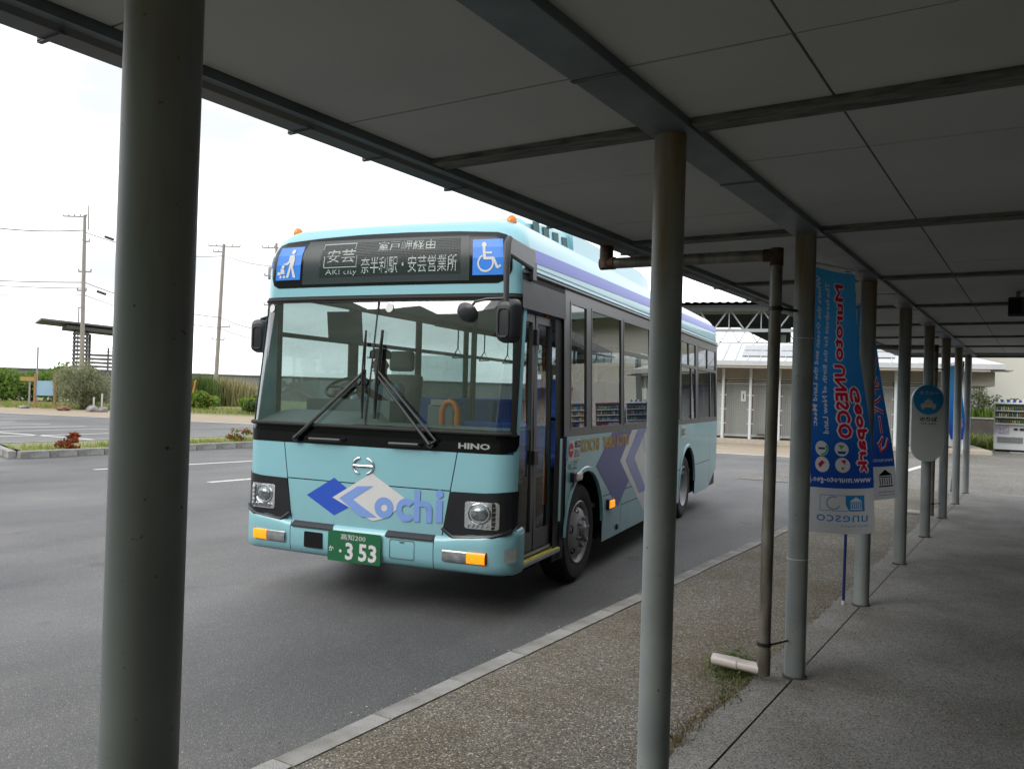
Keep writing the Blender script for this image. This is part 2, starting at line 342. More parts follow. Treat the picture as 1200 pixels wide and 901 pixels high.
# unseen wooded hillside added behind the camera to darken the windscreen's reflection
mb_ = MB(); rh = random.Random(11)
V = []; nx_, ny_ = 60, 8
for j in range(ny_+1):
    for i in range(nx_+1):
        x = -420+840*i/nx_; t = j/ny_; h = 105*math.sin(t*math.pi/2)*(.8+.25*noise.noise((x*.008, 3, 0)))+6*noise.noise((x*.03, t*6, 1)); V.append((x, -70-150*t, h-1 if j else -2))
mb_.add(V, [(j*(nx_+1)+i, j*(nx_+1)+i+1, (j+1)*(nx_+1)+i+1, (j+1)*(nx_+1)+i) for j in range(ny_) for i in range(nx_)])
tag(mb_.build('reflection_hills', mat('wooded_slope', (.12, .15, .10), .95, scale=.08, col2=(.07, .10, .06), bump=.8, bscale=.5), smooth=True), kind='structure')  # slope colour paled for haze and more bounced light

# kerb stones between road and walkway
kerb = tag(MB().box((-2.57, 6.5, .03), (.10, 24.0, .10)).build('kerb', M_KERB), kind='structure')
kst = None; y = -3.0; k = 0
while y < 17.2:
    ln = .60; mb = MB()
    prof = [(-2.645, 0), (-2.645, .095), (-2.628, .125), (-2.515, .125), (-2.515, 0)]
    if kst is None:
        n = len(prof); V = [(x+2.58, -ln/2+.004, z) for x, z in prof]+[(x+2.58, ln/2-.004, z) for x, z in prof]
        mb.add(V, [tuple(range(n)), tuple(range(2*n-1, n-1, -1))]+[(i, n+i, n+(i+1) % n, (i+1) % n) for i in range(n)])
        kst = mb.build('kerb_stone', M_KERB, kerb); o = kst
    else: o = copy_to(kst, kerb)
    o.location = (-2.58+random.uniform(-.004, .004), y+ln/2, random.uniform(-.003, .003)); o.rotation_euler = (0, 0, random.uniform(-.004, .004)); y += ln; k += 1
sheet('aggregate_path', [(-2.515, -4), (-1.0, -4), (-1.0, 17.4), (-2.515, 17.4)], .118, M_AGG)
# washed concrete walkway: a ragged edge strip and two slabs with a recessed joint between
mb = MB(); ys = lin(-4, 17.2, 300)
edge = [(-1.32+.035*noise.noise((0, yy*1.7, 0))+.025*noise.noise((3, yy*7, 0))+.012*noise.noise((5, yy*21, 0)), yy) for yy in ys]
V = []
for x, yy in edge: V += [(x-.006, yy, .117), (x, yy, .1225), (-1.136, yy, .124)]
mb.add(V, [(3*i+a, 3*i+a+3, 3*i+a+4, 3*i+a+1) for i in range(len(ys)-1) for a in (0, 1)])
tag(mb.build('walkway_edge', M_CONC), kind='structure')
sheet('walkway_joint', [(-1.15, -4), (-1.1, -4), (-1.1, 17.2), (-1.15, 17.2)], .119, mat('joint_dark', (.07, .065, .055), .95))
for yA, yB, dz in ((-4, 4.69, 0), (4.698, 17.2, .003)):
    mb = MB().box((.12, (yA+yB)/2, .105+dz/2), (2.49, yB-yA, .042+dz)); tag(mb.build('walkway_slab', M_CONC, bevel=.004), kind='structure')
tag(MB().box((-.55, 6.6, .05), (4.16, 21.6, .088)).build('walkway_base', M_CONC), kind='structure')

# ------------------------------------------------------------------ walkway shelter
PX, PY0, PD, SZ = -1.133, .7703, 2.008, 2.60
sh = thing('walkway_shelter', 'long walkway canopy on a row of grey pipe posts beside the road', 'shelter', (PX, PY0+4*PD, 0))
O_SH = Vector((PX, PY0+4*PD, 0))
def SB(name, mb, m_, parent=sh, **k):
    o = mb.build(name, m_, None, **k); o.parent = parent
    if parent is sh: o.location = -O_SH
    return o
post = None
for i in range(-2, 9):
    if post is None:
        mb = MB().tube([(0, 0, .122), (0, 0, 2.574)], .056, 32); post = mb.build('post', M_POST, sh, smooth=True); o = post
        fl = MB().lathe([(.05, .003), (.066, .003), (.066, .012), (.058, .016)], (0, 0, .122), n=24).build('base_collar', mat('collar_dark', (.10, .09, .075), .9), post, smooth=True)
        o_col = fl
    else:
        o = copy_to(post, sh); copy_to(o_col, o)
    o.location = (0, PY0+i*PD-O_SH.y, 0); o.rotation_euler = (0, 0, i*1.3)
    if i == 1: o['label'] = 'grey post with brown rust stain running from its top'
YA, YB = -5.0, 17.45
SB('main_beam', MB().box((-1.12, (YA+YB)/2, 2.60), (.16, YB-YA, .05)), M_STEEL, bevel=.004)
SB('main_beam', MB().box((1.62, (YA+YB)/2, 2.60), (.16, YB-YA, .05)), M_STEEL, bevel=.004)
cb = None
for i in range(-2, 9):
    yy = PY0+i*PD-.015
    for x0, x1 in ((-2.155, -1.205), (-1.035, 1.535)):
        SB('crossbeam', MB().box(((x0+x1)/2, yy, 2.598), (x1-x0, .10, .030)), M_STEELD)
for yy in lin(YA+.4, YB-.4, 16):   # flashing joints on the long beam
    SB('beam_joint', MB().box((-1.12, yy, 2.5735), (.161, .02, .003)), M_STEELD)
# soffit boards, a gap of some millimetres between them
xs = [(-2.15, -1.125), (-1.115, -.574), (-.566, .336), (.344, 1.246), (1.254, 1.75)]
for i in range(-3, 9):
    yb = PY0+i*PD-.015
    for a, b in ((yb+.002, yb+.545), (yb+.552, yb+1.452), (yb+1.459, yb+PD-.002)):
        if i == 8: b = min(b, YB)
        if b-a < .1 or a > YB or b < YA-.5: continue
        for x0, x1 in xs:
            SB('soffit_panel', MB().box(((x0+x1)/2, (a+b)/2, 2.612+random.uniform(-.0012, .0012)), (x1-x0, b-a-.002, .012)), M_SOFF)
SB('roof_deck', MB().box((-.28, (YA+YB)/2, 2.71), (4.1, YB-YA, .16)), mat('roof_sheet', (.25, .26, .26), .6))
SB('end_fascia', MB().box((-.2, YB+.02, 2.66), (3.95, .03, .20)), M_STEEL)
SB('edge_channel', MB().box((-2.175, (YA+YB)/2, 2.60), (.04, YB-YA, .05)).box((-2.188, (YA+YB)/2, 2.68), (.006, YB-YA, .2)), M_STEEL)
prof = [(-2.196, 2.67), (-2.196, 2.575), (-2.21, 2.56), (-2.295, 2.56), (-2.318, 2.58), (-2.325, 2.68), (-2.318, 2.68), (-2.311, 2.584), (-2.29, 2.568), (-2.214, 2.568), (-2.203, 2.58), (-2.203, 2.67)]
n = len(prof)
mb = MB().add([(x, yy, z) for yy in (YA, YB+.05) for x, z in prof], [(i, (i+1) % n, n+(i+1) % n, n+i) for i in range(n)]+[tuple(range(n)), tuple(range(2*n-1, n-1, -1))])
SB('gutter', mb, M_GUT, smooth=True)
br = None
for yy in (-.5, .35, 1.20, 2.09, 2.48, 3.02, 3.95, 4.9, 5.8, 6.7, 7.6, 8.5, 9.4, 10.3, 11.2, 12.1, 13.0, 13.9, 14.8, 15.7, 16.6):
    thin = abs(yy-2.48) < .01
    SB('gutter_joint' if thin else 'gutter_bracket', MB().box((-2.258, yy, 2.5575), (.12, .008 if thin else .014, .006)).box((-2.308, yy, 2.567), (.02, .014, .02)), M_GUT)
def downpipe(yp):
    x0, x1, zt = -2.27, -1.24, 2.455; yv = yp
    d = SB('downpipe', MB().tube([(x0, yv-.0, zt), (x1+.01, yv, zt-.012)], .033, 16).tube([(x1, yv, zt+.02), (x1-.012, yv, .21)], .033, 16), M_PIPE, smooth=True)
    for nm, mb, mm in (('outlet', MB().tube([(x0, yv, 2.57), (x0, yv, zt-.03)], .042, 14).tube([(x0-.035, yv, zt), (x0+.06, yv, zt)], .038, 14), M_RUST),
                       ('elbow', MB().tube([(x1-.07, yv, zt-.011), (x1+.015, yv, zt-.011)], .035, 14).tube([(x1, yv, zt+.025), (x1, yv, zt-.07)], .035, 14), M_RUST),
                       ('pipe_shoe', MB().tube([(x1-.012, yv, .30), (x1-.012, yv, .165)], .036, 16), M_PIPE),
                       ('spout', MB().tube([(x1-.03, yv, .19), (x1-.15, yv+.01, .19), (x1-.155, yv+.01, .19), (x1-.30, yv+.02, .19)], [.031, .031, .034, .032], 16), M_WPIPE),
                       ('pipe_bracket', MB().lathe([(.037, -.012), (.037, .012)], (x1, yv, 2.15), n=16).tube([(x1+.03, yv, 2.15), (PX-.03, yp+.19-.047, 2.15)], .008, 8).lathe([(.037, -.01), (.037, .01)], (x1-.011, yv, .33), n=16).tube([(x1+.02, yv, .33), (PX-.03, yp+.19-.047, .33)], .006, 8), M_BLACK)):
        mb.build(nm, mm, d, smooth=True)
downpipe(PY0+2*PD-.19); downpipe(PY0+6*PD-.19)
# inked scribble and string ties on the third post
sc = [(.0, .02), (.014, .05), (.002, .08), (-.012, .06), (.004, .03), (.016, .1), (.0, .13), (-.012, .11), (.012, .15)]
MB().tube([(math.cos(R(-100)+.9*u_/.0565)*.057, math.sin(R(-100)+.9*u_/.0565)*.057, .78+.9*v_) for u_, v_ in sc], .0016, 5).build('ink_scribble', M_BLACK, bpy.data.objects['post.004'])
def onpost(u_, z): a = R(-92)+u_/.0565*1.0; return Vector((math.cos(a)*.0572, math.sin(a)*.0572, z))
# back wall of the walkway (beyond the right edge of the photograph)
M_WALL = mat('cream_wall', (.30, .285, .25), .8, var=.12, scale=1.5)
bw = thing('waiting_room_wall', 'cream rendered wall closing the back of the walkway', 'wall', (1.8, 6.3, 0))
MB().box((0, 0, 1.3), (.15, 21.5, 2.6)).build('wall', M_WALL, bw); MB().box((-.085, 0, .2), (.02, 21.5, .2)).build('skirting', M_KERB, bw)

# black box hung under the soffit
sp = thing('hanging_speaker', 'small black box speaker hanging under the canopy ceiling', 'speaker', (-.19, 8.0, 2.6))
MB().box((0, 0, -.12), (.14, .12, .16)).build('case', M_BLACK, sp, bevel=.01); MB().box((0, 0, -.02), (.03, .03, .05)).build('bracket', M_STEEL, sp)
MB().box((-.02, -.064, -.12), (.09, .006, .12)).build('grille', M_DARK, sp)

# ------------------------------------------------------------------ the bus (local: x to its left side, y backwards, z up)
HW, YC, BL = 1.22, .19, 8.66
def b_front(x):
    x = abs(x); q = min(1, max(0, (x-1.04)/.18)); return .05*(x/HW)**2+.14*(1-math.sqrt(max(0, 1-q*q)))
def b_inset(z):
    t = .03*max(0, min(z, 2.56)-1.3)
    if z > 2.56: q = min(1, (z-2.56)/.42); t += .30*(1-max(0, 1-q**2.4)**(1/2.4))
    return t
def b_lean(z): return .113*max(0, min(z, 2.35)-1.3)
def b_slim(z): return .042*(1-max(0, min(1, (z-1.3)/1.15)))      # the far side stands a little closer in below the windows
def PP(s, z):
    i = b_inset(z); k = (HW-i-(b_slim(z) if s < 0 else 0))/HW
    if abs(s) <= HW: return Vector((s*k, b_front(s)+b_lean(z)+i, z))
    yy = YC+abs(s)-HW; fd = max(0, 1-(yy-YC)/1.5)
    return Vector((math.copysign(HW-i-(b_slim(z) if s < 0 else 0), s), yy+(b_lean(z)+i)*fd, z))
def PN(s, z):
    e = .004; a = PP(s+e, z)-PP(s-e, z); b = PP(s, z+e)-PP(s, z-e); return a.cross(b).normalized()
def on(off): return lambda s, z: PP(s, z)+PN(s, z)*off
def SY(y): return HW+y-YC                 # side parameter for a distance y behind the front
def side(off, sg=1):
    def f(y, z): return Vector((sg*(HW-b_inset(z)-(b_slim(z) if sg < 0 else 0)+off), y, z))
    return f
bus = thing('city_bus', 'pale aqua city bus with a lit destination sign pulled up on the road', 'bus', (-4.3426, 4.7539, 0), R(9.2388))
SB_ = sorted(set([round(v, 3) for v in lin(-1.0, 1.0, 20)]+[sg*v for sg in (-1, 1) for v in (1.04, 1.08, 1.115, 1.145, 1.17, 1.19, 1.205, 1.213, 1.218, 1.22)]))
def fpatch(mb, sl, sr, z0, z1, off=0, nz=6, mi=0):
    """curved piece of the front; sl and sr may depend on z"""
    gl = sl if callable(sl) else (lambda z: sl); gr = sr if callable(sr) else (lambda z: sr)
    zs = lin(z0, z1, nz); mid = (z0+z1)/2; a, b = gl(mid), gr(mid)
    ts = [0]+[(s-a)/(b-a) for s in SB_ if a+.004 < s < b-.004]+[1]
    mb.grid(lambda t, z: on(off)(gl(z)+(gr(z)-gl(z))*t, z), ts, zs, mi)
EZ = lambda z: .70+(z-.69)*.165
A_END = HW-.006
body = MB()
# side walls
def arch(y, c, r=.53, cz=.45): return cz+math.sqrt(max(0, r*r-(y-c)**2))
def swall(mb, sg):
    f = side(0, sg)
    def rect(y0, y1, z0, z1, ny=1):
        us, vs = (lin(y0, y1, ny), lin(z0, z1, 2))
        mb.grid(f, us if sg > 0 else us[::-1], vs)
    C1, C2, g = 1.70, 6.22, .004
    if sg < 0: mb.grid(lambda t, z: PP(-1.214, z).lerp(f(.42, z), t), [1, 0], lin(1.30, 2.53, 6))
    def archcols(c):
        us = lin(c-.53, c+.53, 28)
        V = []; Fc = []
        for y in us: V += [f(y, arch(y, c)), f(y, 1.30)]
        for i in range(len(us)-1):
            q = (2*i, 2*i+2, 2*i+3, 2*i+1); Fc.append(q if sg > 0 else q[::-1])
        mb.add(V, Fc)
    archcols(C1); archcols(C2)
    y_door = 1.165 if sg > 0 else YC+.0
    if y_door < C1-.53: rect(y_door, C1-.53, .40, 1.30)
    rect(C1+.53, C2-.53, .70+g, 1.30)
    rect(C1+.53, 2.855-g, .27, .70-g); rect(2.855+g, 4.30-g, .552+g, .70-g); rect(2.855+g, 4.30-g, .27, .552-g); rect(4.30+g, C2-.53, .27, .70-g)
    rect(C2+.53, 7.925-g, .70+g, 1.30); rect(C2+.53, 7.80, .27, .70-g)
    V = []; Fc = []
    ysr = [7.80, 7.925-g]; V = [f(7.80, .27), f(7.925-g, .30), f(7.925-g, .70-g), f(7.80, .70-g)]; mb.add(V, [(0, 1, 2, 3) if sg > 0 else (3, 2, 1, 0)])
    V = [f(7.925+g, .30), f(BL-.10, .56), f(BL-.10, 1.30), f(7.925+g, 1.30)]; mb.add(V, [(0, 1, 2, 3) if sg > 0 else (3, 2, 1, 0)])
    # strip above the windows
    us = lin(YC, BL-.10, 10); us = us if sg > 0 else us[::-1]
    mb.grid(lambda y, z: (PP(sg*SY(y), z)), us, [2.53, 2.56])
swall(body, 1); swall(body, -1)
# front
fpatch(body, lambda z: -EZ(z)+.004, lambda z: EZ(z)-.004, .929, 1.206)
fpatch(body, lambda z: -EZ(z)+.004, lambda z: EZ(z)-.004, .58, .921)
for sg in (-1, 1):
    e1 = 1.214+.0
    if sg > 0: fpatch(body, lambda z: EZ(z)+.004, e1, .58, 1.206)
    else: fpatch(body, -e1, lambda z: -EZ(z)-.004, .58, 1.206)
    a, b = (1.19, 1.214) if sg > 0 else (-1.214, -1.19)
    fpatch(body, a, b, 1.206, 2.37, nz=10)
fpatch(body, -1.214, 1.214, 2.37, 2.56, nz=3)
# roof in rings
def ring(z):
    i = b_inset(z); k = (HW-i)/HW; P = [PP(s, z) for s in SB_]
    P += [PP(SY(y), z) for y in lin(YC+.2, BL-.25, 12)]
    re = lambda s: Vector((s*k, BL-.9*(b_front(s))-i*.7, z))
    P += [re(s) for s in SB_[::-1]]+[PP(-SY(y), z) for y in lin(BL-.25, YC+.2, 12)]
    return P
zs = [2.56, 2.61, 2.66, 2.71, 2.76, 2.81, 2.85, 2.88, 2.91, 2.935, 2.955, 2.97, 2.978, 2.98]
rings = [ring(z) for z in zs]; n = len(rings[0]); cen = Vector((0, BL/2, 0))
for k_, dz in ((.75, .012), (.45, .02), (.1, .022)):
    rings.append([Vector((p.x*k_, cen.y+(p.y-cen.y)*(1-(1-k_)*.4), 2.98+dz)) for p in rings[13]])
V = [p for r_ in rings for p in r_]
body.add(V, [(j*n+i, j*n+(i+1) % n, (j+1)*n+(i+1) % n, (j+1)*n+i) for j in range(len(rings)-1) for i in range(n)]+[tuple((len(rings)-1)*n+i for i in range(n))])
# rear
rp = lambda s, z: Vector((s*(HW-b_inset(z)-(b_slim(z) if s < 0 else 0))/HW, BL-.9*b_front(s)-max(0, z-1.3)*.03, z))
body.grid(rp, SB_[::-1], lin(.5, 1.55, 4)); body.grid(rp, SB_[::-1], [2.4, 2.56])
for a, b in ((-1.22, -1.0), (1.0, 1.22)): body.grid(rp, [s for s in SB_[::-1] if a <= s <= b], [1.55, 2.4])
M_BODY = mat('aqua_body', (.235, .485, .55), .32, var=.04, scale=1.2, coat=.35)
t_ = M_BODY.node_tree; b_ = t_.nodes['Principled BSDF']; N_ = t_.nodes.new; src = b_.inputs['Base Color'].links[0].from_socket   # road film thrown up along the skirts
tc_ = N_('ShaderNodeTexCoord'); sx_ = N_('ShaderNodeSeparateXYZ'); mr_ = N_('ShaderNodeMapRange'); nz_ = N_('ShaderNodeTexNoise'); mu_ = N_('ShaderNodeMath'); mx_ = N_('ShaderNodeMix'); mx_.data_type = 'RGBA'; mu_.operation = 'MULTIPLY'
mp2 = N_('ShaderNodeMapping'); mp2.inputs['Scale'].default_value = (2.5, 2.5, .8); nz_.inputs['Scale'].default_value = 3; nz_.inputs['Detail'].default_value = 8
mr_.inputs['From Min'].default_value = 1.0; mr_.inputs['From Max'].default_value = .25; mr_.inputs['To Max'].default_value = .6
t_.links.new(tc_.outputs['Object'], sx_.inputs[0]); t_.links.new(sx_.outputs['Z'], mr_.inputs['Value']); t_.links.new(tc_.outputs['Object'], mp2.inputs[0]); t_.links.new(mp2.outputs[0], nz_.inputs['Vector'])
t_.links.new(mr_.outputs[0], mu_.inputs[0]); t_.links.new(nz_.outputs['Fac'], mu_.inputs[1]); t_.links.new(mu_.outputs[0], mx_.inputs['Factor']); t_.links.new(src, mx_.inputs['A']); mx_.inputs['B'].default_value = (.15, .17, .16, 1); t_.links.new(mx_.outputs['Result'], b_.inputs['Base Color'])
body = body.build('body', M_BODY, bus, smooth=True, angle=40)
MB().grid(lambda s, z: rp(s, z)+Vector((0, -.01, 0)), [s for s in SB_[::-1] if -1.01 < s < 1.01], [1.54, 2.41]).build('rear_window', G_REAR, bus)
# dark lining behind the panel joints, floor and underside
mb = MB()
for sg in (-1, 1):
    f = side(-.02, sg)
    for y0, y1 in ((2.24, 5.68), (6.76, 8.5)): mb.grid(f, [y0, y1], [.28, 1.29])
mb.grid(lambda s, z: on(-.02)(s, z), [s for s in SB_ if abs(s) < 1.1], [.6, 1.2])
mb.box((0, 3.95, .42), (2.28, 3.2, .28)).box((0, 7.55, .42), (2.28, 1.5, .28)).box((0, 4.5, .43), (1.3, 8.0, .3)).box((0, .70, .42), (2.1, .8, .25)); mb.build('underframe', M_RUB, bus)
for c in (1.70, 6.22):
    for sg in (1, -1):
        mb = MB(); P = arcpts((c, .45), .535, 0, math.pi, 20)
        mb.add([(sg*1.205, y, z) for y, z in P]+[(sg*.72, y, z) for y, z in P], [(i, i+1, 22+i, 21+i) for i in range(20)])
        mb.add([(sg*.72, y, z) for y, z in P], [tuple(range(21))]); mb.build('wheel_housing', M_DARK, bus)
        mb = MB(); P = arcpts((c, .45), .53, R(2), R(178), 26); Q = arcpts((c, .45), .572, R(2), R(178), 26); f0, f1, f2 = side(.012, sg), side(.002, sg), side(-.02, sg)
        V = [f2(*p) for p in P]+[f0(*p) for p in P]+[f0(c+(q[0]-c)*.985, .45+(q[1]-.45)*.985) for q in Q]+[f1(*q) for q in Q]
        mb.add(V, [(27*j+i, 27*j+i+1, 27*(j+1)+i+1, 27*(j+1)+i) for j in range(3) for i in range(26)]); mb.build('wheel_arch_trim', M_AQUA, bus, smooth=True)

# black window band with openings, glass panes
WZ0, WZ1 = 1.355, 2.43
WIN = [(1.245, 1.69), (1.82, 2.81), (2.89, 4.01), (4.09, 4.86), (4.94, 5.62), (5.72, 6.73), (6.91, 8.42)]
def band(sg, wins, y0, y1):
    f = side(.001, sg); mb = MB()
    def rect(a, b, c, d): mb.grid(f, [a, b] if sg > 0 else [b, a], lin(c, d, 3))
    rect(y0, y1, 1.302, WZ0); rect(y0, y1, WZ1, 2.53); e = y0
    for a, b in wins: rect(e, a, WZ0, WZ1); e = b
    rect(e, y1, WZ0, WZ1)
    return mb.build('window_band', M_BAND, bus)
band(1, WIN, 1.09, BL-.11); 
WINR = [(.45, 1.5), (1.62, 2.81), (2.89, 4.01), (4.09, 5.62), (5.72, 6.73), (6.91, 8.42)]
band(-1, WINR, .40, BL-.11)
for sg, wins in ((1, WIN), (-1, WINR)):
    for k, (a, b) in enumerate(wins):
        f, g_ = side(-.008, sg), (G_REAR if a > 5.6 else G_SIDE)
        pn = MB().grid(f, [a-.01, b+.01] if sg > 0 else [b+.01, a-.01], lin(WZ0-.01, WZ1+.01, 4)).build('window', g_, bus)
        mb = MB()
        def fr(y0, y1, z0, z1):
            p, q = side(.004, sg), side(-.016, sg)
            V = [h(y, z) for h in (p, q) for y, z in ((y0, z0), (y1, z0), (y1, z1), (y0, z1))]
            mb.add(V, [(0, 1, 2, 3), (0, 4, 5, 1), (1, 5, 6, 2), (2, 6, 7, 3), (3, 7, 4, 0)])
        t = .016
        fr(a-.006, b+.006, WZ0-.006, WZ0+t); fr(a-.006, b+.006, WZ1-t, WZ1+.006); fr(a-.006, a+t, WZ0+t, WZ1-t); fr(b-t, b+.006, WZ0+t, WZ1-t)
        if a > 2.85 or sg < 0:
            fr(a+t, b-t, 2.075, 2.115)
            if a > 5.6 and sg > 0: fr((a+b)/2-.02, (a+b)/2+.02, 2.115, WZ1-t); fr((a+b)/2-.35*(b-a)+.5*(b-a), (a+b)/2+.19*(b-a), WZ0+t, 2.075)
        mb.build('window_frame', M_BAND, pn)
# roof gutter rail, decorations along the roof edge
mb = MB().tube([side(.008)(y, 2.535) for y in lin(.2, BL-.12, 12)], .014, 8, mi=0); mb.build('drip_rail', M_BAND, bus, smooth=True)
mb = MB().tube([side(.002)(y, 2.565) for y in lin(.2, BL-.12, 12)], .012, 8); mb.build('roof_rail', M_AQUA, bus, smooth=True)
mb = MB()
zc = lambda y: 2.625+.0135*y
mb.grid(lambda y, t: on(.003)(SY(y), zc(y)+t), [YC+.03]+lin(.4, BL-.12, 24), [0, .035, .07, .105])
mb.grid(lambda s, t: on(.003)(s, 2.63+t), [s for s in SB_ if s < -1.13], [0, .05, .1])
mb.build('roof_stripe', M_STRIPE, bus, smooth=True)
MB().grid(lambda y, z: side(.0025)(y, z), [.2, BL-.12], [2.594, 2.598]).build('roof_seam', M_RUB, bus)

# front: windscreen, frame, black band
def wsw(z): return 1.185-.0*z
mb = MB(); fpatch(mb, -1.175, 1.175, 1.34, 2.335, -.004, nz=10); mb.build('windscreen', G_SHIELD, bus, smooth=True)
mb = MB()
fpatch(mb, -1.2, 1.2, 1.335, 1.362, .012, 2); fpatch(mb, -1.2, 1.2, 2.325, 2.378, .006, 2)
for sg in (-1, 1):
    a, b = (1.165, 1.198) if sg > 0 else (-1.198, -1.165); fpatch(mb, a, b, 1.36, 2.33, .006, 10)
    cx = sg*1.07   # rounded upper corners
    P = [(sg*1.17, 2.33)]+[(cx+sg*.1*math.cos(a_), 2.23+.1*math.sin(a_)) for a_ in lin(0, math.pi/2, 6)]
    mb.decal(P if sg < 0 else P[::-1], on(.004))
mb.tube([on(.0)(s, 2.352) for s in SB_ if abs(s) < 1.2], .018, 8); mb.tube([on(.012)(s, 1.35) for s in SB_ if abs(s) < 1.19], .016, 8)
fpatch(mb, -.008, .008, 1.36, 2.33, .001, 6)
mb.build('windscreen_frame', M_RUB, bus, smooth=True)
mb = MB(); P = [(-1.21, 1.27), (-1.2, 1.22), (-1.15, 1.206), (1.15, 1.212), (1.2, 1.232), (1.213, 1.27), (1.213, 1.345), (-1.21, 1.345)]
mb.decal(P, on(.003), .02); mb.build('black_panel', mat('black_gloss', (.004, .0045, .005), .12, spec=.22), bus, smooth=True)
mb = MB(); mb.text('HINO', (.795, 1.236, 1.041, 1.279), on(.008), bold=.035); mb.build('maker_letters', M_CHROME, bus)
# destination sign
P = [(-1.03, 2.452), (1.02, 2.452), (1.09, 2.48), (1.125, 2.55), (1.128, 2.76), (1.10, 2.815), (1.03, 2.838), (.69, 2.857), (.22, 2.868), (-.25, 2.868), (-.69, 2.857), (-1.03, 2.838), (-1.10, 2.815), (-1.128, 2.76), (-1.125, 2.55), (-1.09, 2.48)]
ds = MB().decal(P, on(.003), .04).build('destination_sign', mat('sign_black', (.006, .007, .008), .15, spec=.3), bus, smooth=True)
MB().decal([(-.775, 2.475), (.785, 2.475), (.785, 2.815), (-.775, 2.83)], on(.006)).build('display', M_LEDG, ds, smooth=True)
mb = MB(); T = on(.009)
def rect(mb, x0, z0, x1, z1, T=T, mi=0): mb.decal([(x0, z0), (x1, z0), (x1, z1), (x0, z1)], T, mi=mi)
mb.text('安芸', (-.53, 2.64, -.25, 2.745), T); mb.text('AKI city', (-.535, 2.535, -.225, 2.59), T, bold=-.006)
mb.text('室戸岬経由', (-.035, 2.72, .49, 2.795), T); mb.text('奈半利駅・安芸営業所', (-.185, 2.545, .68, 2.675), T)
for q in ((-.585, 2.79, -.255, 2.797), (-.585, 2.75, -.579, 2.797), (-.261, 2.75, -.255, 2.797), (-.56, 2.605, -.553, 2.70), (-.238, 2.60, -.231, 2.70), (-.55, 2.603, -.23, 2.609)): rect(mb, *q)
mb.build('led_lettering', M_LED, ds)
mb = MB(); z = 2.533
while z < 2.80: mb.grid(on(.0105), lin(-.60, .70, 16), [z, z+.0042]); z += .0125
x = -.60
while x < .70: mb.grid(on(.0110), [x, x+.0036], lin(2.53, 2.80, 3)); x += .0125
mb.build('dot_grid', M_LEDG, ds)['kind'] = 'stuff'
def pict(name, x0, z0, x1, z1, shapes):
    o = MB().decal([(x0, z0), (x1, z0), (x1, z1), (x0, z1)], on(.008)).build(name, M_SIGNB, bus); mb = MB(); k = (z1-z0)
    for q in shapes: mb.decal([(x0+a*k, z0+b*k) for a, b in q], on(.011))
    mb.build('pictogram', M_WHITE, o)
disc = lambda x, y, r, n=12: arcpts((x, y), r, 0, 2*math.pi*(1-1/n), n-1)
def arcband(c, r0_, r1_, a0, a1, n=14): return arcpts(c, r1_, R(a0), R(a1), n)+arcpts(c, r0_, R(a1), R(a0), n)
def line2(p, q, wd): d = Vector((q[0]-p[0], q[1]-p[1])).normalized()*wd/2; return [(p[0]-d.y, p[1]+d.x), (p[0]+d.y, p[1]-d.x), (q[0]+d.y, q[1]-d.x), (q[0]-d.y, q[1]+d.x)]
pict('stroller_sign', -1.065, 2.518, -.80, 2.79, [disc(.60, .85, .075), [(.48, .74), (.66, .76), (.72, .62), (.68, .38), (.80, .07), (.70, .07), (.60, .36), (.52, .07), (.42, .07), (.53, .42), (.55, .62), (.46, .52), (.30, .50), (.30, .46), (.47, .46)],
    disc(.28, .40, .06), [(.18, .36), (.34, .32), (.36, .18), (.20, .20)], disc(.20, .10, .045), disc(.34, .10, .045), [(.08, .26), (.20, .24), (.20, .16), (.06, .16)]])
pict('wheelchair_sign', .812, 2.512, 1.063, 2.78, [disc(.36, .84, .075), line2((.35, .78), (.37, .45), .085), line2((.35, .61), (.60, .61), .055), line2((.34, .46), (.66, .46), .075), line2((.64, .46), (.76, .20), .07), line2((.75, .19), (.86, .26), .06), arcband((.40, .33), .20, .255, 115, 395)])
# emblem and lettering on the bonnet
mb = MB()
for a0, a1 in ((-70, 70), (110, 250)):
    P = [on(.006)(.002+.092*math.cos(a), 1.063+.064*math.sin(a)) for a in lin(R(a0), R(a1), 14)]; mb.tube(P, [.003]+[.0085]*(len(P)-2)+[.003], 8)
mb.tube([on(.006)(-.085, 1.063), on(.010)(0, 1.063), on(.006)(.089, 1.063)], .008, 8); mb.build('emblem', M_CHROME, bus, smooth=True)
T2, T3, T4 = on(.002), on(.004), on(.006)
lg = MB().decal([(-.534, .803), (-.268, .955), (.0, .80), (-.259, .667)], T2).build('blue_rhombus', M_BLUE, bus)
wr = MB().decal([(-.278, .803), (.082, 1.012), (.40, .83), (.26, .72), (.235, .69), (.10, .654)], T3).build('white_rhombus', M_WHITE, bus)
mb = MB().decal([(-.212, .803), (-.042, .906), (.10, .916), (-.083, .803)], T4).decal([(-.212, .803), (-.083, .803), (.14, .684), (0, .676)], T4)
def annul(cx, cz, rx, rz, ix, iz, a0=0, a1=360, n=22): mb.decal([(cx+rx*math.cos(a), cz+rz*math.sin(a)) for a in lin(R(a0), R(a1), n)]+[(cx+ix*math.cos(a), cz+iz*math.sin(a)) for a in lin(R(a1), R(a0), n)], T4)
annul(.198, .762, .082, .078, .028, .026, 0, 180); annul(.198, .762, .082, .078, .028, .026, 180, 360)
annul(.385, .760, .083, .086, .035, .036, 42, 318)
rect(mb, .452, .681, .500, .915, T4); rect(mb, .553, .681, .600, .79, T4); annul(.526, .77, .074, .068, .027, .026, 0, 130)
rect(mb, .632, .690, .683, .852, T4); mb.decal(disc(.657, .897, .031), T4)
mb.build('name_lettering', M_LBLUE, bus)
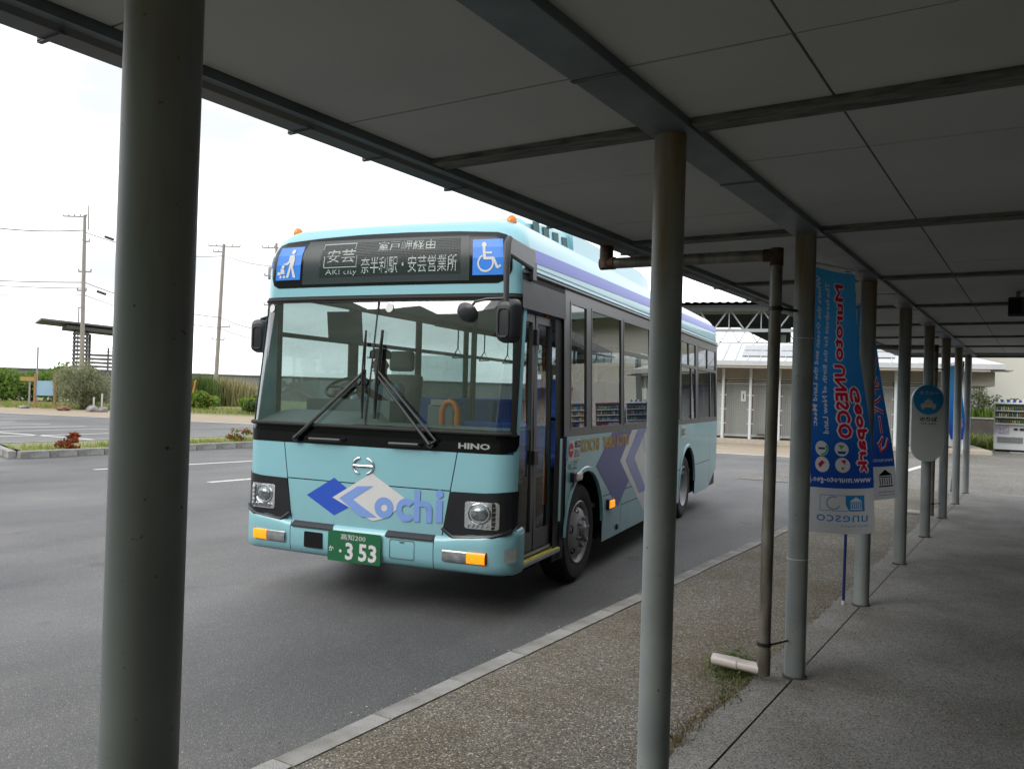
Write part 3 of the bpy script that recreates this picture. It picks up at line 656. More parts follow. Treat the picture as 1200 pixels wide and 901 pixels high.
# bumper
BP = [(.335, -.05), (.345, -.01), (.365, .018), (.42, .030), (.50, .034), (.555, .032), (.585, .018), (.598, -.01)]
def bz(s, t):   # the bumper rises at its ends round the lamps
    z, o = BP[t]; e = max(0, min(1, (abs(s)-.64)/.26)); e = e*e*(3-2*e); up_ = e*.030+max(0, abs(s)-.95)*.14
    return PP(s, z+(up_ if t >= 4 else 0))+PN(s, z)*(o if abs(s) < 1.02 else min(o, o*(1-.6*min(1, (abs(s)-1.02)/.15))))
mb = MB(); sbs = [s for s in SB_]+[HW+.03, HW+.07]; sbs = [-HW-.07, -HW-.03]+sbs
cuts = (-.665, .632)
for a, b in ((-9, cuts[0]-.003), (cuts[0]+.003, cuts[1]-.003), (cuts[1]+.003, 9)):
    ss = [max(a, sbs[0])]+[s for s in sbs if a+.004 < s < b-.004 and s > sbs[0]+.001 and s < sbs[-1]-.001]+[min(b, sbs[-1])]
    ss = sorted(set(ss+[s for s in (-.69, -.72, -.75, -.78, .66, .69, .72, .75, .78, -.52, -.335) if a < s < b]))
    mb.grid(lambda s, t: bz(s, t), ss, range(len(BP)))
bmp = mb.build('bumper', M_AQUA, bus, smooth=True, angle=50)
ob = lambda o: (lambda s, z: PP(s, z)+PN(s, z)*(.034+o))
MB().decal(rrect(-.52, .405, -.335, .527, .012), ob(.002)).build('tow_shade_decal', M_DARK, bmp)  # flat dark decal; the tow hole's shade is painted in its colour
for x0, x1 in ((-.65, -.25), (.235, .63)):
    mb = MB().grid(lambda s, t: PP(s, .60-.045*t)+PN(s, .6)*(-.005+.048*min(1, t*1.6)), lin(x0, x1, 6), lin(0, 1, 4)); mb.build('bumper_step', mat('step_rubber', (.025, .028, .036), .7), bmp, smooth=True)
mb = MB(); P = rrect(.272, .40, .48, .54, .015)
for i in range(len(P)): pass
mb.decal(P+[P[0]]+[(.376+(x-.376)*.965, .47+(z-.47)*.95) for x, z in [P[0]]+P[::-1]], ob(.0012)); mb.decal([(.352, .528), (.40, .528), (.39, .52), (.362, .52)], ob(.003)); mb.build('bumper_hatch', M_RUB, bmp)
pl = MB().slab(rrect(-.262, .333, .208, .563, .012), .045, .05, lambda x, z, d: PP(0, z)+Vector((x, -.0-d, 0))).build('number_plate', M_GREEN, bmp)
fp = lambda x, z: PP(0, z)+Vector((x, -.0525, 0))
mb = MB().text('高知200', (-.144, .50, .076, .544), fp).text('3', (-.101, .351, -.031, .482), fp, bold=.03).text('5', (.017, .351, .090, .482), fp, bold=.03).text('3', (.103, .351, .176, .482), fp, bold=.03).text('か', (-.25, .405, -.205, .445), fp, bold=.02)
mb.decal(disc(-.145, .413, .012), fp)
mb.build('plate_characters', M_WHITE, pl)
# black lamp surrounds and headlights
for sg in (-1, 1):
    P = [(sg*x, z) for x, z in ((.741, .921), (1.0, .925), (1.216, .945), (1.214, .70), (1.19, .66), (1.076, .612), (.779, .587), (.69, .645))]
    P = P if sg < 0 else P[::-1]
    mb = MB().decal(P, on(.006), .02); n = len(P)
    mb.add([on(.006)(*p) for p in P]+[on(-.01)(*p) for p in P], [(i, (i+1) % n, n+(i+1) % n, n+i) for i in range(n)])
    lp_ = [(.69, .645), (.735, .615), (.779, .589), (.93, .598), (1.076, .614), (1.15, .638), (1.19, .66)]; mb.tube([on(.012)(sg*x, z+.008) for x, z in lp_], .016, 8)
    sur = mb.build('lamp_surround', mat('surround_black', (.012, .013, .016), .22), bus, smooth=True, angle=30)
    x0, x1, z0, z1 = .862, 1.118, .668, .862; cx, cz = sg*(x0+x1)/2, (z0+z1)/2
    LT = on(.009); hl = MB().decal(rrect(cx-.128, cz-.097, cx+.128, cz+.097, .02), LT).build('headlight', mat('reflector', (.86, .88, .9), .12, .85, var=.25, scale=14), sur)
    c0 = LT(cx-sg*.015, cz+.012); nrm = PN(cx-sg*.015, cz); q = nrm.to_track_quat('Z', 'Y')
    def lens(mb, cc, rr, ht, sq=1):
        t0 = len(mb.v); mb.lathe([(rr*math.cos(a), ht*math.sin(a)) for a in lin(0, math.pi/2*.97, 7)], n=20)
        for i in range(t0, len(mb.v)): v = Vector(mb.v[i]); v.x *= sq; mb.v[i] = tuple(q @ v+cc)
    mb = MB(); lens(mb, c0, .055, .028, 1.25); mb.build('projector', mat('projector_glass', (.30, .33, .35), .04, .6, coat=1, var=.6, scale=22), hl, smooth=True)
    mb = MB(); t0 = 0; mb.lathe([(.066, .0), (.074, .008), (.078, .0)], n=24)
    for i in range(len(mb.v)): v = Vector(mb.v[i]); v.x *= 1.15; mb.v[i] = tuple(q @ v+c0)
    for k in range(5): mb.bar(LT(cx+sg*(.085+.0*k), cz-.07+.033*k)+nrm*.004, LT(cx+sg*.12, cz-.066+.033*k)+nrm*.006, .012, .004)
    for k in range(6): mb.bar(LT(cx-.10+.035*k, cz-.088)+nrm*.004, LT(cx-.085+.035*k, cz-.062)+nrm*.008, .02, .004)
    mb.build('reflector_ribs', M_CHROME, hl, smooth=True)
    MB().grid(lambda x, z: LT(x, z)+PN(x, z)*(.024-.02*((x-cx)/.13)**4-.012*((z-cz)/.1)**4), lin(cx-.128, cx+.128, 8), lin(cz-.097, cz+.097, 8)).build('headlight_lens', G_LENS, hl, smooth=True)
    # indicator in the bumper: lit amber outer half, clear inner half
    xa, xb = .705, 1.045; zi0, zi1 = .425, .505
    ip = MB().decal(rrect(sg*.875-.175, zi0-.008, sg*.875+.175, zi1+.012, .02), ob(-.004)).build('indicator_recess', M_BLACK, bmp)
    dome = lambda x0_, x1_, h: (lambda s, z: ob(.003+h*(1-abs((z-.466)/.05)**3))(s, z))
    e0, e1 = (.90, 1.04) if sg > 0 else (-1.04, -.90); MB().grid(dome(e0, e1, .016), lin(e0, e1, 8), lin(zi0, zi1, 8)).build('turn_signal', M_AMBERON, ip, smooth=True)['label'] = 'glowing amber indicator'
    e0, e1 = (.71, .895) if sg > 0 else (-.895, -.71); MB().grid(dome(e0, e1, .014), lin(e0, e1, 8), lin(zi0, zi1, 8)).build('running_lamp', mat('clear_lamp', (.45, .46, .47), .12, .6, var=.4, scale=20), ip, smooth=True)
MB().decal(rrect(1.150, .443, 1.206, .540, .012), ob(.004)).build('corner_lamp', mat('fog_lens', (.36, .38, .38), .2, var=.3), bmp, smooth=True)
# wipers
def wiper(base, tip, b0, b1):
    p, q = on(.045)(*base), on(.035)(*tip); mb = MB().tube([on(.01)(*base), p], .028, 10).tube([p, p.lerp(q, .25), q], [.016, .013, .009], 8)
    e = Vector((.05, 0, .03)); mb.tube([p+e, q+e*.5], .009, 6); mb.tube([p+e, p], .008, 6)
    wo = mb.build('wiper', M_BLACK, bus, smooth=True)
    a, b = on(.022)(*b0), on(.022)(*b1); mb = MB().bar(a, b, .014, .022); c, d = a.lerp(b, .2)+Vector((0, -.02, 0)), a.lerp(b, .8)+Vector((0, -.02, 0))
    mb.tube([a, c, a.lerp(b, .5)+Vector((0, -.03, 0)), d, b], .006, 6); mb.bar(a.lerp(b, .45), a.lerp(b, .62), .03, .03); mb.build('wiper_blade', M_RUB, wo)
wiper((-.641, 1.245), (-.06, 1.762), (-.075, 2.094), (-.021, 1.416)); wiper((.583, 1.255), (.058, 1.766), (.078, 2.096), (.087, 1.42))
for x0, x1 in ((-.506, -.183), (.234, .50)): MB().tube([on(.0)(x0, 1.245), on(.04)(x0+.012, 1.246), on(.04)(x1-.012, 1.248), on(.0)(x1, 1.248)], .014, 8).build('grab_bar', M_BLACK, bus, smooth=True)
# mirrors
def mirror_head(c, w_, h_, parent, rz):
    mb = MB(); P = rrect(-w_/2, -h_/2, w_/2, h_/2, w_*.3, 5); c = Vector(c); Mz = Matrix.Rotation(rz, 3, 'Z')
    f = lambda x, z, d: c+Mz @ Vector((x*(1-.25*max(0, -d)/.06), d, z*(1-.12*max(0, -d)/.06)))
    n = len(P); ds_ = [-.055, -.05, -.02, .03, .035]; sc_ = [.55, .8, .96, 1, .96]
    V = [f(x*s_, z*(1-(1-s_)*.5), d) for d, s_ in zip(ds_, sc_) for x, z in P]
    mb.add(V, [(j*n+i, j*n+(i+1) % n, (j+1)*n+(i+1) % n, (j+1)*n+i) for j in range(4) for i in range(n)]+[tuple(range(n-1, -1, -1)), tuple(4*n+i for i in range(n))])
    o = mb.build('mirror', mat('mirror_shell', (.022, .024, .028), .38), parent, smooth=True, angle=40)
    MB().add([f(x*.9, z*.92, .0365) for x, z in P], [tuple(range(n))]).build('mirror_glass', M_CHROME, o)
    MB().tube([f(x*.62, z*.72-.02, -.058) for x, z in P+[P[0]]], .006, 6).build('mirror_rib', M_BLACK, o)
    return o
ar = MB(); a0 = Vector((1.205, .33, 2.63)); a1 = Vector((1.255, -.25, 2.64))
ar.add([a0+Vector((-.02, 0, .06)), a0+Vector((-.02, 0, -.06)), a1+Vector((-.02, 0, -.05)), a1+Vector((-.02, 0, .05)), a0+Vector((.02, 0, .06)), a0+Vector((.02, 0, -.06)), a1+Vector((.02, 0, -.05)), a1+Vector((.02, 0, .05))],
       [(0, 1, 2, 3), (7, 6, 5, 4), (0, 3, 7, 4), (1, 5, 6, 2), (3, 2, 6, 7), (0, 4, 5, 1)])
for dz in (.066, -.062): ar.tube([a0+Vector((.0, 0, dz)), a1+Vector((0, .02, dz*.8))], .016, 10)
ar.tube([a1+Vector((0, .03, .055)), a1+Vector((0, -.0, .02)), a1+Vector((.0, -.01, -.1)), (1.255, -.25, 2.16)], [.022, .026, .022, .018], 10)
ar.box((1.20, .33, 2.55), (.05, .07, .13)); ar.tube([(1.255, -.25, 2.285), (1.12, -.27, 2.28), (1.03, -.27, 2.262), (.985, -.27, 2.20)], .009, 8)
ar = ar.build('mirror_arm', mat('arm_grey', (.05, .052, .056), .4), bus, smooth=True)
mirror_head((1.262, -.23, 2.135), .175, .30, ar, R(-8))
mb = MB(); n0 = len(mb.v); mb.lathe([(.001, -.03), (.05, -.026), (.09, -.008), (.105, .012), (.10, .016), (.001, .018)], ax='Y', n=24)
Mr = Matrix.Rotation(R(-25), 3, 'Z') @ Matrix.Rotation(R(28), 3, 'X')
for i in range(len(mb.v)): v = Vector(mb.v[i]); v.z *= .72; mb.v[i] = tuple(Mr @ v+Vector((.965, -.26, 2.185)))
mb.tube([(.97, -.28, 2.19), (.985, -.27, 2.215)], .02, 8); mb.build('round_mirror', mat('mirror_shell', (.022, .024, .028), .38), ar, smooth=True)
al = MB().tube([(-1.17, .42, 2.22), (-1.27, .40, 2.24), (-1.31, .36, 2.22), (-1.315, .33, 2.08)], .016, 8).box((-1.27, .36, 2.12), (.09, .05, .05)).build('mirror_arm', M_BLACK, bus, smooth=True)
mirror_head((-1.32, .36, 2.075), .17, .29, al, R(12))
# roof furniture: marker lamps, air conditioner
for x in (-1.0, .985):
    zr = 2.93; mk = MB().lathe([(.046, 0), (.046, .02)], (x, .42, zr-.015), n=16).build('lamp_base', M_BLACK, bus)
    MB().lathe([(.04, 0), (.042, .02), (.036, .045), (.02, .062), (.001, .066)], (x, .42, zr+.003), n=16).build('roof_marker', M_AMBER, mk, smooth=True)
mb = MB()
def acp(y, hw_, z, lip=0):
    return [(-hw_, y, 2.92), (-hw_+.02, y, z-.05), (-hw_+.10, y, z), (hw_-.10, y, z), (hw_-.02, y, z-.05), (hw_, y, 2.92)]
secs = [(.95, .84, 3.02), (1.05, .87, 3.12), (1.4, .885, 3.17), (2.05, .885, 3.20), (2.06, .92, 3.225), (4.6, .92, 3.225), (5.0, .91, 3.18), (5.22, .88, 3.0)]
V = [p for q in secs for p in acp(*q)]
mb.add(V, [(j*6+i, (j+1)*6+i, (j+1)*6+i+1, j*6+i+1) for j in range(len(secs)-1) for i in range(5)]+[tuple(range(6)), tuple(range(len(V)-1, len(V)-7, -1))])
ac = mb.build('air_conditioner', M_AQUA, bus, smooth=True, angle=25)
for k in range(4):
    y0 = 1.12+.24*k; MB().slab([(y0, 2.985), (y0+.14, 2.985), (y0+.14, 3.115), (y0, 3.10)], -.004, .004, lambda y, z, d: Vector((.888-.006-(z-2.92)*.09+d, y, z))).build('louvre', mat('louvre_dark', (.015, .09, .085), .6), ac).location = (.006, 0, 0)
MB().tube([(.90, 1.0, 2.945), (.935, 2.1, 2.945), (.935, 5.2, 2.945)], .008, 6).build('seal', M_RUB, ac)
# door
dr = MB()
f = side(-.055)
for a, b in ((.195, .545), (.575, .935)):
    for (z0, z1, y0, y1) in ((.42, .60, a, b), (.60, 2.25, a, a+.045), (.60, 2.25, b-.04, b), (2.19, 2.25, a, b)):
        V = [side(d_)(y, z) for d_ in (-.045, -.075) for y, z in ((y0, z0), (y1, z0), (y1, z1), (y0, z1))]
        dr.add(V, [(0, 1, 2, 3), (0, 4, 5, 1), (1, 5, 6, 2), (2, 6, 7, 3), (3, 7, 4, 0)])
dr.grid(side(-.05), [.545, .575], lin(.42, 2.25, 4))
dr = dr.build('door', M_BAND, bus)
for a, b in ((.24, .505), (.62, .895)): MB().grid(side(-.062), [a-.005, b+.005], lin(.60, 2.2, 4)).build('door_glass', glass('door_glass', (.60, .66, .66), 1.45, .03), dr)
MB().box((HW-.06, .56, 1.16), (.06, .09, .11)).build('door_latch', M_BLACK, dr, bevel=.006); MB().box((HW-.07, .56, 2.08), (.05, .05, .12)).build('door_hinge', M_BLACK, dr, bevel=.006)
MB().grid(side(-.035), [.20, .93], [.425, .45]).build('door_sill_trim', M_ALU, dr)
MB().box((HW-.04, .63, .385), (.09, .86, .03)).build('door_step', M_ALU, bus, bevel=.004); MB().box((HW-.035, .64, .4035), (.07, .84, .006)).build('step_edge_strip', mat('step_yellow', (.62, .56, .08), .6), bus)
MB().box((HW-.35, .63, .33), (.55, .86, .03)).build('entrance_floor', M_DARK, bus)
mb = MB(); mb.grid(side(-.02), [.935, 1.165], lin(.30, 2.27, 4)); mb.grid(side(-.012), [1.075, 1.165], lin(.30, 1.3, 3)); mb.build('door_pillar', M_RUB, bus)
MB().grid(side(.0), [1.0, 1.055], lin(.62, 1.29, 3)).build('pillar_strip', M_AQUA, bus)
MB().grid(side(.006), [.185, 1.10], lin(2.27, 2.475, 4)).build('door_header', mat('header_grey', (.075, .077, .08), .55), bus); MB().grid(side(.002), [.185, 1.10], [2.475, 2.53]).build('header_trim', M_RUB, bus)
MB().grid(side(.007), [1.092, 1.10], lin(2.26, 2.53, 3)).build('header_end', M_RUB, bus)
# side lamp, marker, stickers
mb = MB().box((HW+.012, 1.33, .955), (.05, .12, .085)); sidel = mb.build('side_lamp', M_BLACK, bus, bevel=.01)
MB().box((HW+.03, 1.40, .955), (.05, .13, .075)).build('lamp_lens', mat('clear_amber', (.75, .68, .62), .15, var=.1), sidel, bevel=.02)
MB().box((HW+.012, 2.452, .607), (.03, .19, .105)).build('side_marker', M_BLACK, bus, bevel=.008); MB().box((HW+.025, 2.452, .607), (.03, .15, .075)).build('marker_lens', M_AMBERON, bus, bevel=.01)
MB().lathe([(.03, 0), (.03, .012), (.018, .02), (.001, .02)], (HW, 2.72, .35), 'X', n=16).build('side_reflector', M_BLACK, bus)
f2, f3, f4, f5 = side(.002), side(.0035), side(.005), side(.0065)
st = MB().decal([(1.195, 1.09), (1.515, 1.10), (1.515, 1.275), (1.195, 1.268)], f3).build('exit_sticker', M_WHITE, bus)
mb = MB().decal(disc(1.265, 1.185, .062, 18), f4); mb.build('no_entry_mark', M_RED, st)
mb = MB(); rect(mb, 1.222, 1.178, 1.308, 1.193, f5); mb.build('no_entry_bar', M_WHITE, st)
mb = MB().text('出口', (1.355, 1.20, 1.495, 1.262), f4, bold=.03).text('EXIT', (1.36, 1.12, 1.42, 1.18), f4).text('出口', (1.43, 1.12, 1.49, 1.18), f4); mb.build('sticker_lettering', M_DARK, st)
mb = MB().text('MWC', (1.205, 1.02, 1.29, 1.07), f4).text('口口', (1.33, 1.015, 1.43, 1.08), f4); mb.build('small_mark', M_DARK, bus)
rb = MB().decal([(1.985, 1.0), (2.49, 1.297), (3.215, 1.297), (2.79, 1.0), (3.14, .771), (2.745, .545)], f2, .5).build('blue_rhombus', M_NAVY, bus)
wb_ = MB().decal([(2.79, 1.0), (3.215, 1.297), (4.9, 1.297), (5.5, 1.0), (4.6, .40), (3.80, .38)], f2, .5).build('white_rhombus', mat('pale_grey_print', (.62, .63, .66), .35, coat=.4), bus)
MB().decal([(2.995, .993), (3.456, 1.297), (3.84, 1.297), (3.34, 1.0), (3.90, .60), (3.59, .60)], f3, .5).build('blue_chevron', mat('chevron_blue', (.115, .145, .46), .35, coat=.4), bus)
for nm, a, b in (('KOCHI', 1.53, 2.06), ('TOBU', 2.18, 2.55), ('KOTSU', 2.64, 3.10)): MB().text(nm, (a, 1.15, b, 1.266), f4, bold=.03).build('company_lettering', M_ORAN, bus)
MB().decal([(3.80, 1.00), (3.98, 1.00), (3.98, 1.22), (3.80, 1.22)], f4).text('', (0, 0, 1, 1), f4) if False else MB().decal([(3.72, 1.08), (3.80, 1.08), (3.80, 1.25), (3.72, 1.25)], f4).build('side_sticker', M_WHITE, bus)
s2 = MB().decal([(5.72, 1.12), (5.98, 1.12), (5.98, 1.28), (5.72, 1.28)], f4).build('side_sticker', M_WHITE, bus); MB().text('出口', (5.75, 1.15, 5.95, 1.25), f5, bold=.02).build('sticker_lettering', M_DARK, s2)
# wheels
def wheel(c, sg, dish):
    x = sg*(HW-.055)
    t = MB().lathe([(.275, -.005), (.33, .012), (.40, .006), (.428, -.02), (.435, -.06), (.435, -.19), (.425, -.225), (.38, -.24), (.27, -.235)], ax='X', n=48).build('wheel', M_RUB, bus, smooth=True)
    t.location = (x, c, .435); t.scale = (sg, 1, 1)
    if dish: pr = [(.278, .0), (.268, .006), (.255, -.008), (.235, -.05), (.225, -.11), (.20, -.125), (.12, -.125), (.105, -.10), (.09, -.07), (.001, -.06)]
    else: pr = [(.278, .0), (.268, .008), (.252, -.002), (.24, -.03), (.225, -.03), (.20, .002), (.155, .02), (.105, .022), (.095, .03), (.001, .03)]
    rm = MB().lathe(pr, ax='X', n=48).build('rim', M_ALU, t, smooth=True)
    mb = MB(); h = -.115 if dish else .022
    for k in range(8 if dish else 6):
        a = 2*math.pi*k/(8 if dish else 6)+.3; p = Vector((0, math.cos(a)*.118, math.sin(a)*.118))
        mb.lathe([(.017, 0), (.017, .028), (.009, .04), (.001, .04)], (h, p.y, p.z), 'X', n=6)
    mb.lathe([(.075, .0), (.072, .03), (.05, .05), (.03, .05), (.001, .05)], (h, 0, 0), 'X', n=20); mb.build('hub_nuts', mat('hub_steel', (.22, .22, .23), .45, .7), t)
    if not dish:
        mb = MB()
        for k in range(6):
            a = 2*math.pi*(k+.5)/6+.3
            def g(u_, v_): return (.0, math.cos(a)*u_-math.sin(a)*v_, math.sin(a)*u_+math.cos(a)*v_)
            V = []; n = 12
            for q in range(n):
                b = 2*math.pi*q/n; u_, v_ = .205+.023*math.cos(b), .036*math.sin(b); xx = .0028-.0*u_; r_ = math.hypot(u_, v_); xx = (-.03+(.225-r_)/.025*.032 if r_ > .2 else .002+(.2-r_)/.045*.018)+.004; V.append((max(xx, -.028), g(u_, v_)[1], g(u_, v_)[2]))
            mb.add(V, [tuple(range(n))])
        mb.build('rim_opening', M_DARK, t)
for c, dd in ((1.70, False), (6.22, True)):
    for sg in (1, -1): wheel(c, sg, dd)
# ---- cabin seen through the glass
mb = MB().box((0, 4.9, .62), (2.3, 6.9, .04)).box((0, .9, .62), (1.2, .9, .04)); mb.build('cabin_floor', mat('floor_grey', (.16, .16, .165), .7), bus)
MB().grid(lambda x, y: Vector((x, y, 2.50-.03*(x/1.1)**2)), lin(-1.1, 1.1, 6), lin(.5, BL-.2, 6)).build('ceiling_lining', M_INT, bus)
mb = MB()
mb.grid(lambda s, t: PP(s, 1.355)+Vector((0, .03+.5*t, (.10*math.sin(t*1.6) if s < -.15 else .02)*1)), [s for s in SB_ if abs(s) < 1.15], lin(0, 1, 6))
mb.box((-.62, .78, 1.42), (.85, .22, .26)).box((.25, .62, 1.22), (1.0, .1, .3)); mb.build('dashboard', M_DASH, bus, smooth=True)
mb = MB(); Mw = Matrix.Rotation(R(28), 3, 'X')
mb.lathe([(.19+.014*math.cos(a), .014*math.sin(a)) for a in lin(0, 2*math.pi, 8)], n=28); mb.bar((-.19, 0, 0), (.19, 0, 0), .03, .015); mb.bar((0, -.19, 0), (0, 0, 0), .03, .015); mb.lathe([(.06, -.02), (.06, .02), (.001, .02)], n=16)
for i in range(len(mb.v)): mb.v[i] = tuple(Mw @ Vector(mb.v[i])+Vector((-.80, .92, 1.66)))
mb.tube([(-.80, .92, 1.65), (-.8, .8, 1.3)], .03, 8); mb.build('steering_wheel', M_BLACK, bus, smooth=True)
def seat(x, y, z, m_=M_SEAT, wd=.46, hgt=.50):
    s_ = MB().box((x, y, z+.42), (wd, .44, .12)).build('seat', m_, bus, bevel=.03)
    MB().box((x, y+.22, z+.42+hgt/2), (wd, .09, hgt), rx=R(-9)).build('seat_back', m_, s_, bevel=.03)
    MB().box((x, y+.05, z+.18), (.1, .3, .36)).build('seat_leg', M_BLACK, s_); return s_
ds_ = seat(-.76, 1.5, .68, M_DASH, .5, .7); MB().box((-.76, 1.80, 1.93), (.27, .08, .2)).build('headrest', M_DASH, ds_, bevel=.03)
for y in (2.6, 3.4, 4.2, 5.9, 6.7, 7.5):
    for x in (-.9, -.42): seat(x, y, .65 if y < 5 else .95)
for y in (3.1, 4.0, 6.0, 6.8, 7.6): seat(.88, y, .65 if y < 5 else .95)
seat(.72, 1.75, .62, M_SEAT, .5, .36)
MB().box((.70, 1.05, 1.30), (.8, .04, .20)).build('seat_panel', M_SEAT, bus, bevel=.02)
MB().tube([(.28, .72, 1.30), (.28, .72, 1.49), (.31, .72, 1.55), (.35, .72, 1.565), (.39, .72, 1.55), (.42, .72, 1.49), (.42, .72, 1.28)], .026, 10).build('grab_rail', M_RAIL, bus, smooth=True)
for x, y in ((-.18, 2.2), (-.15, 3.6), (.55, 2.3), (.5, 3.7), (-.2, 5.4), (.48, 5.4), (1.0, 1.25)): MB().tube([(x, y, .66), (x, y, 2.47)], .017, 8).build('pole', M_RAIL, bus, smooth=True)
for x in (-.45, .45):
    MB().tube([(x, 1.9, 2.30), (x, 8.2, 2.30)], .015, 8).build('ceiling_rail', M_RAIL, bus, smooth=True)
    for y in lin(2.4, 7.6, 8):
        MB().bar((x, y, 2.3), (x, y, 2.1), .02, .006).tube([(x-.06, y, 2.0), (x, y, 2.1), (x+.06, y, 2.0), (x-.06, y, 2.0)], .008, 6).build('hand_strap', M_INT, bus)
MB().box((-.55, 2.05, 1.55), (.95, .03, .9)).build('driver_partition', glass('partition', (.75, .8, .8), 1.45, .02), bus); MB().tube([(-1.05, 2.05, 1.1), (-.08, 2.05, 1.1), (-.08, 2.05, 2.4)], .018, 8).build('partition_frame', M_INT, bus)
fb = MB().box((.15, 1.05, 1.28), (.26, .24, .5)).build('fare_box', M_DASH, bus, bevel=.02); MB().box((.15, .98, 1.55), (.18, .12, .05)).build('coin_slot', M_ALU, fb)
sv = MB().box((-.62, .60, 2.17), (.34, .02, .26), rx=R(8)).build('sun_visor', mat('visor', (.03, .045, .10), .6), bus)
for (s, z) in ((-1.09, 2.29), (.105, 2.275)): MB().decal(disc(s, z, .035, 16), on(.003)).build('inspection_sticker', M_WHITE, bus)

# ------------------------------------------------------------------ driver
def skin_obj(name, verts, edges, m_, parent=None, sub=2):
    me = bpy.data.meshes.new(name); me.from_pydata([v[0] for v in verts], edges, []); me.materials.append(m_)
    o = bpy.data.objects.new(name, me); COL.objects.link(o)
    if parent: o.parent = parent
    sk = o.modifiers.new('skin', 'SKIN'); sk.use_smooth_shade = True
    for d, v in zip(me.skin_vertices[0].data, verts): d.radius = v[1] if isinstance(v[1], tuple) else (v[1], v[1])
    me.skin_vertices[0].data[0].use_root = True
    sb = o.modifiers.new('sub', 'SUBSURF'); sb.levels = sb.render_levels = sub
    return o
BW = bus.matrix_world.copy() if False else (Matrix.Translation(bus.location) @ Matrix.Rotation(bus.rotation_euler.z, 4, 'Z'))
pr = thing('person', 'person in a pale blue shirt and dark cap seated at the bus steering wheel', 'person', BW @ Vector((-.76, 1.45, 1.16)), bus.rotation_euler.z)
M_SKIN = mat('skin', (.50, .31, .22), .55, var=.05); M_SHIRT = mat('shirt_blue', (.42, .54, .64), .8, var=.1, scale=9); M_TROU = mat('trousers', (.03, .035, .05), .8)
V = [((0, 0, .08), (.15, .11)), ((0, .03, .26), (.14, .105)), ((0, .0, .45), (.17, .11)), ((0, -.02, .54), (.10, .075)), ((0, -.03, .61), .052), ((0, -.05, .70), (.075, .088)), ((0, -.055, .79), (.07, .085)),
     ((-.19, -.02, .49), .062), ((-.25, -.16, .30), .048), ((-.17, -.38, .42), .036), ((.19, -.02, .49), .062), ((.25, -.16, .30), .048), ((.13, -.40, .45), .036),
     ((-.10, -.12, .04), .085), ((-.13, -.46, .05), .066), ((-.13, -.50, -.36), .045), ((-.13, -.60, -.40), .04), ((.10, -.12, .04), .085), ((.13, -.46, .05), .066), ((.13, -.48, -.36), .045), ((.13, -.58, -.40), .04)]
E_ = [(0, 1), (1, 2), (2, 3), (3, 4), (4, 5), (5, 6), (2, 7), (7, 8), (8, 9), (2, 10), (10, 11), (11, 12), (0, 13), (13, 14), (14, 15), (15, 16), (0, 17), (17, 18), (18, 19), (19, 20)]
for wi, sx in ((9, -1), (12, 1)):
    p = V[wi][0]; pi = len(V); V.append(((p[0]+.01*sx, p[1]-.07, p[2]+.03), (.036, .018))); E_.append((wi, pi))
    for k, (dx, ln) in enumerate(((-.027, .045), (-.009, .055), (.009, .052), (.026, .04))):
        a = len(V); q = V[pi][0]; V.append(((q[0]+dx, q[1]-.035, q[2]+.012), .009)); V.append(((q[0]+dx, q[1]-.035-ln*.5, q[2]-.012), .008)); V.append(((q[0]+dx, q[1]-.02-ln*.4, q[2]-.035), .007)); E_ += [(pi, a), (a, a+1), (a+1, a+2)]
    a = len(V); V.append(((p[0]-.04*sx, p[1]-.03, p[2]+.03), .010)); V.append(((p[0]-.05*sx, p[1]-.07, p[2]+.035), .008)); E_ += [(wi, a), (a, a+1)]
skin_obj('body', V, E_, M_SKIN, pr)
V2 = [(v[0], tuple(x+.014 for x in v[1]) if isinstance(v[1], tuple) else v[1]+.012) for v in V[:4]]+[(v[0], v[1]+.014) for v in (V[7], V[8], V[10], V[11])]+[((-.215, -.24, .34), .055), ((.215, -.26, .34), .055)]
skin_obj('shirt', V2, [(0, 1), (1, 2), (2, 3), (2, 4), (4, 5), (2, 6), (6, 7), (5, 8), (7, 9)], M_SHIRT, pr)
V3 = [(v[0], tuple(x+.012 for x in v[1]) if isinstance(v[1], tuple) else v[1]+.012) for v in (V[0], V[13], V[14], V[15], V[17], V[18], V[19])]
skin_obj('trousers', V3, [(0, 1), (1, 2), (2, 3), (0, 4), (4, 5), (5, 6)], M_TROU, pr)
mb = MB().lathe([(.10, 0), (.105, .03), (.10, .07), (.06, .095), (.001, .10)], (0, -.05, .775), n=20); mb.slab([(-.075, -.14), (-.06, -.19), (0, -.21), (.06, -.19), (.075, -.14)], .775, .785); mb.build('cap', M_TROU, pr, smooth=True)
mb = MB().lathe([(.001, 0), (.014, .01), (.012, .03), (.004, .045)], (0, -.145, .685), n=10)
for sx in (-1, 1): mb.lathe([(.001, -.012), (.014, 0), (.001, .012)], (.03*sx, -.135, .735), n=8, mi=1); mb.lathe([(.001, -.03), (.016, 0), (.001, .03)], (.083*sx, -.05, .71), n=8)
mb.bar((-.025, -.14, .658), (.025, -.14, .658), .008, .01, mi=2); mb.build('face', [M_SKIN, M_DARK, mat('lips', (.35, .13, .11), .5)], pr, smooth=True)

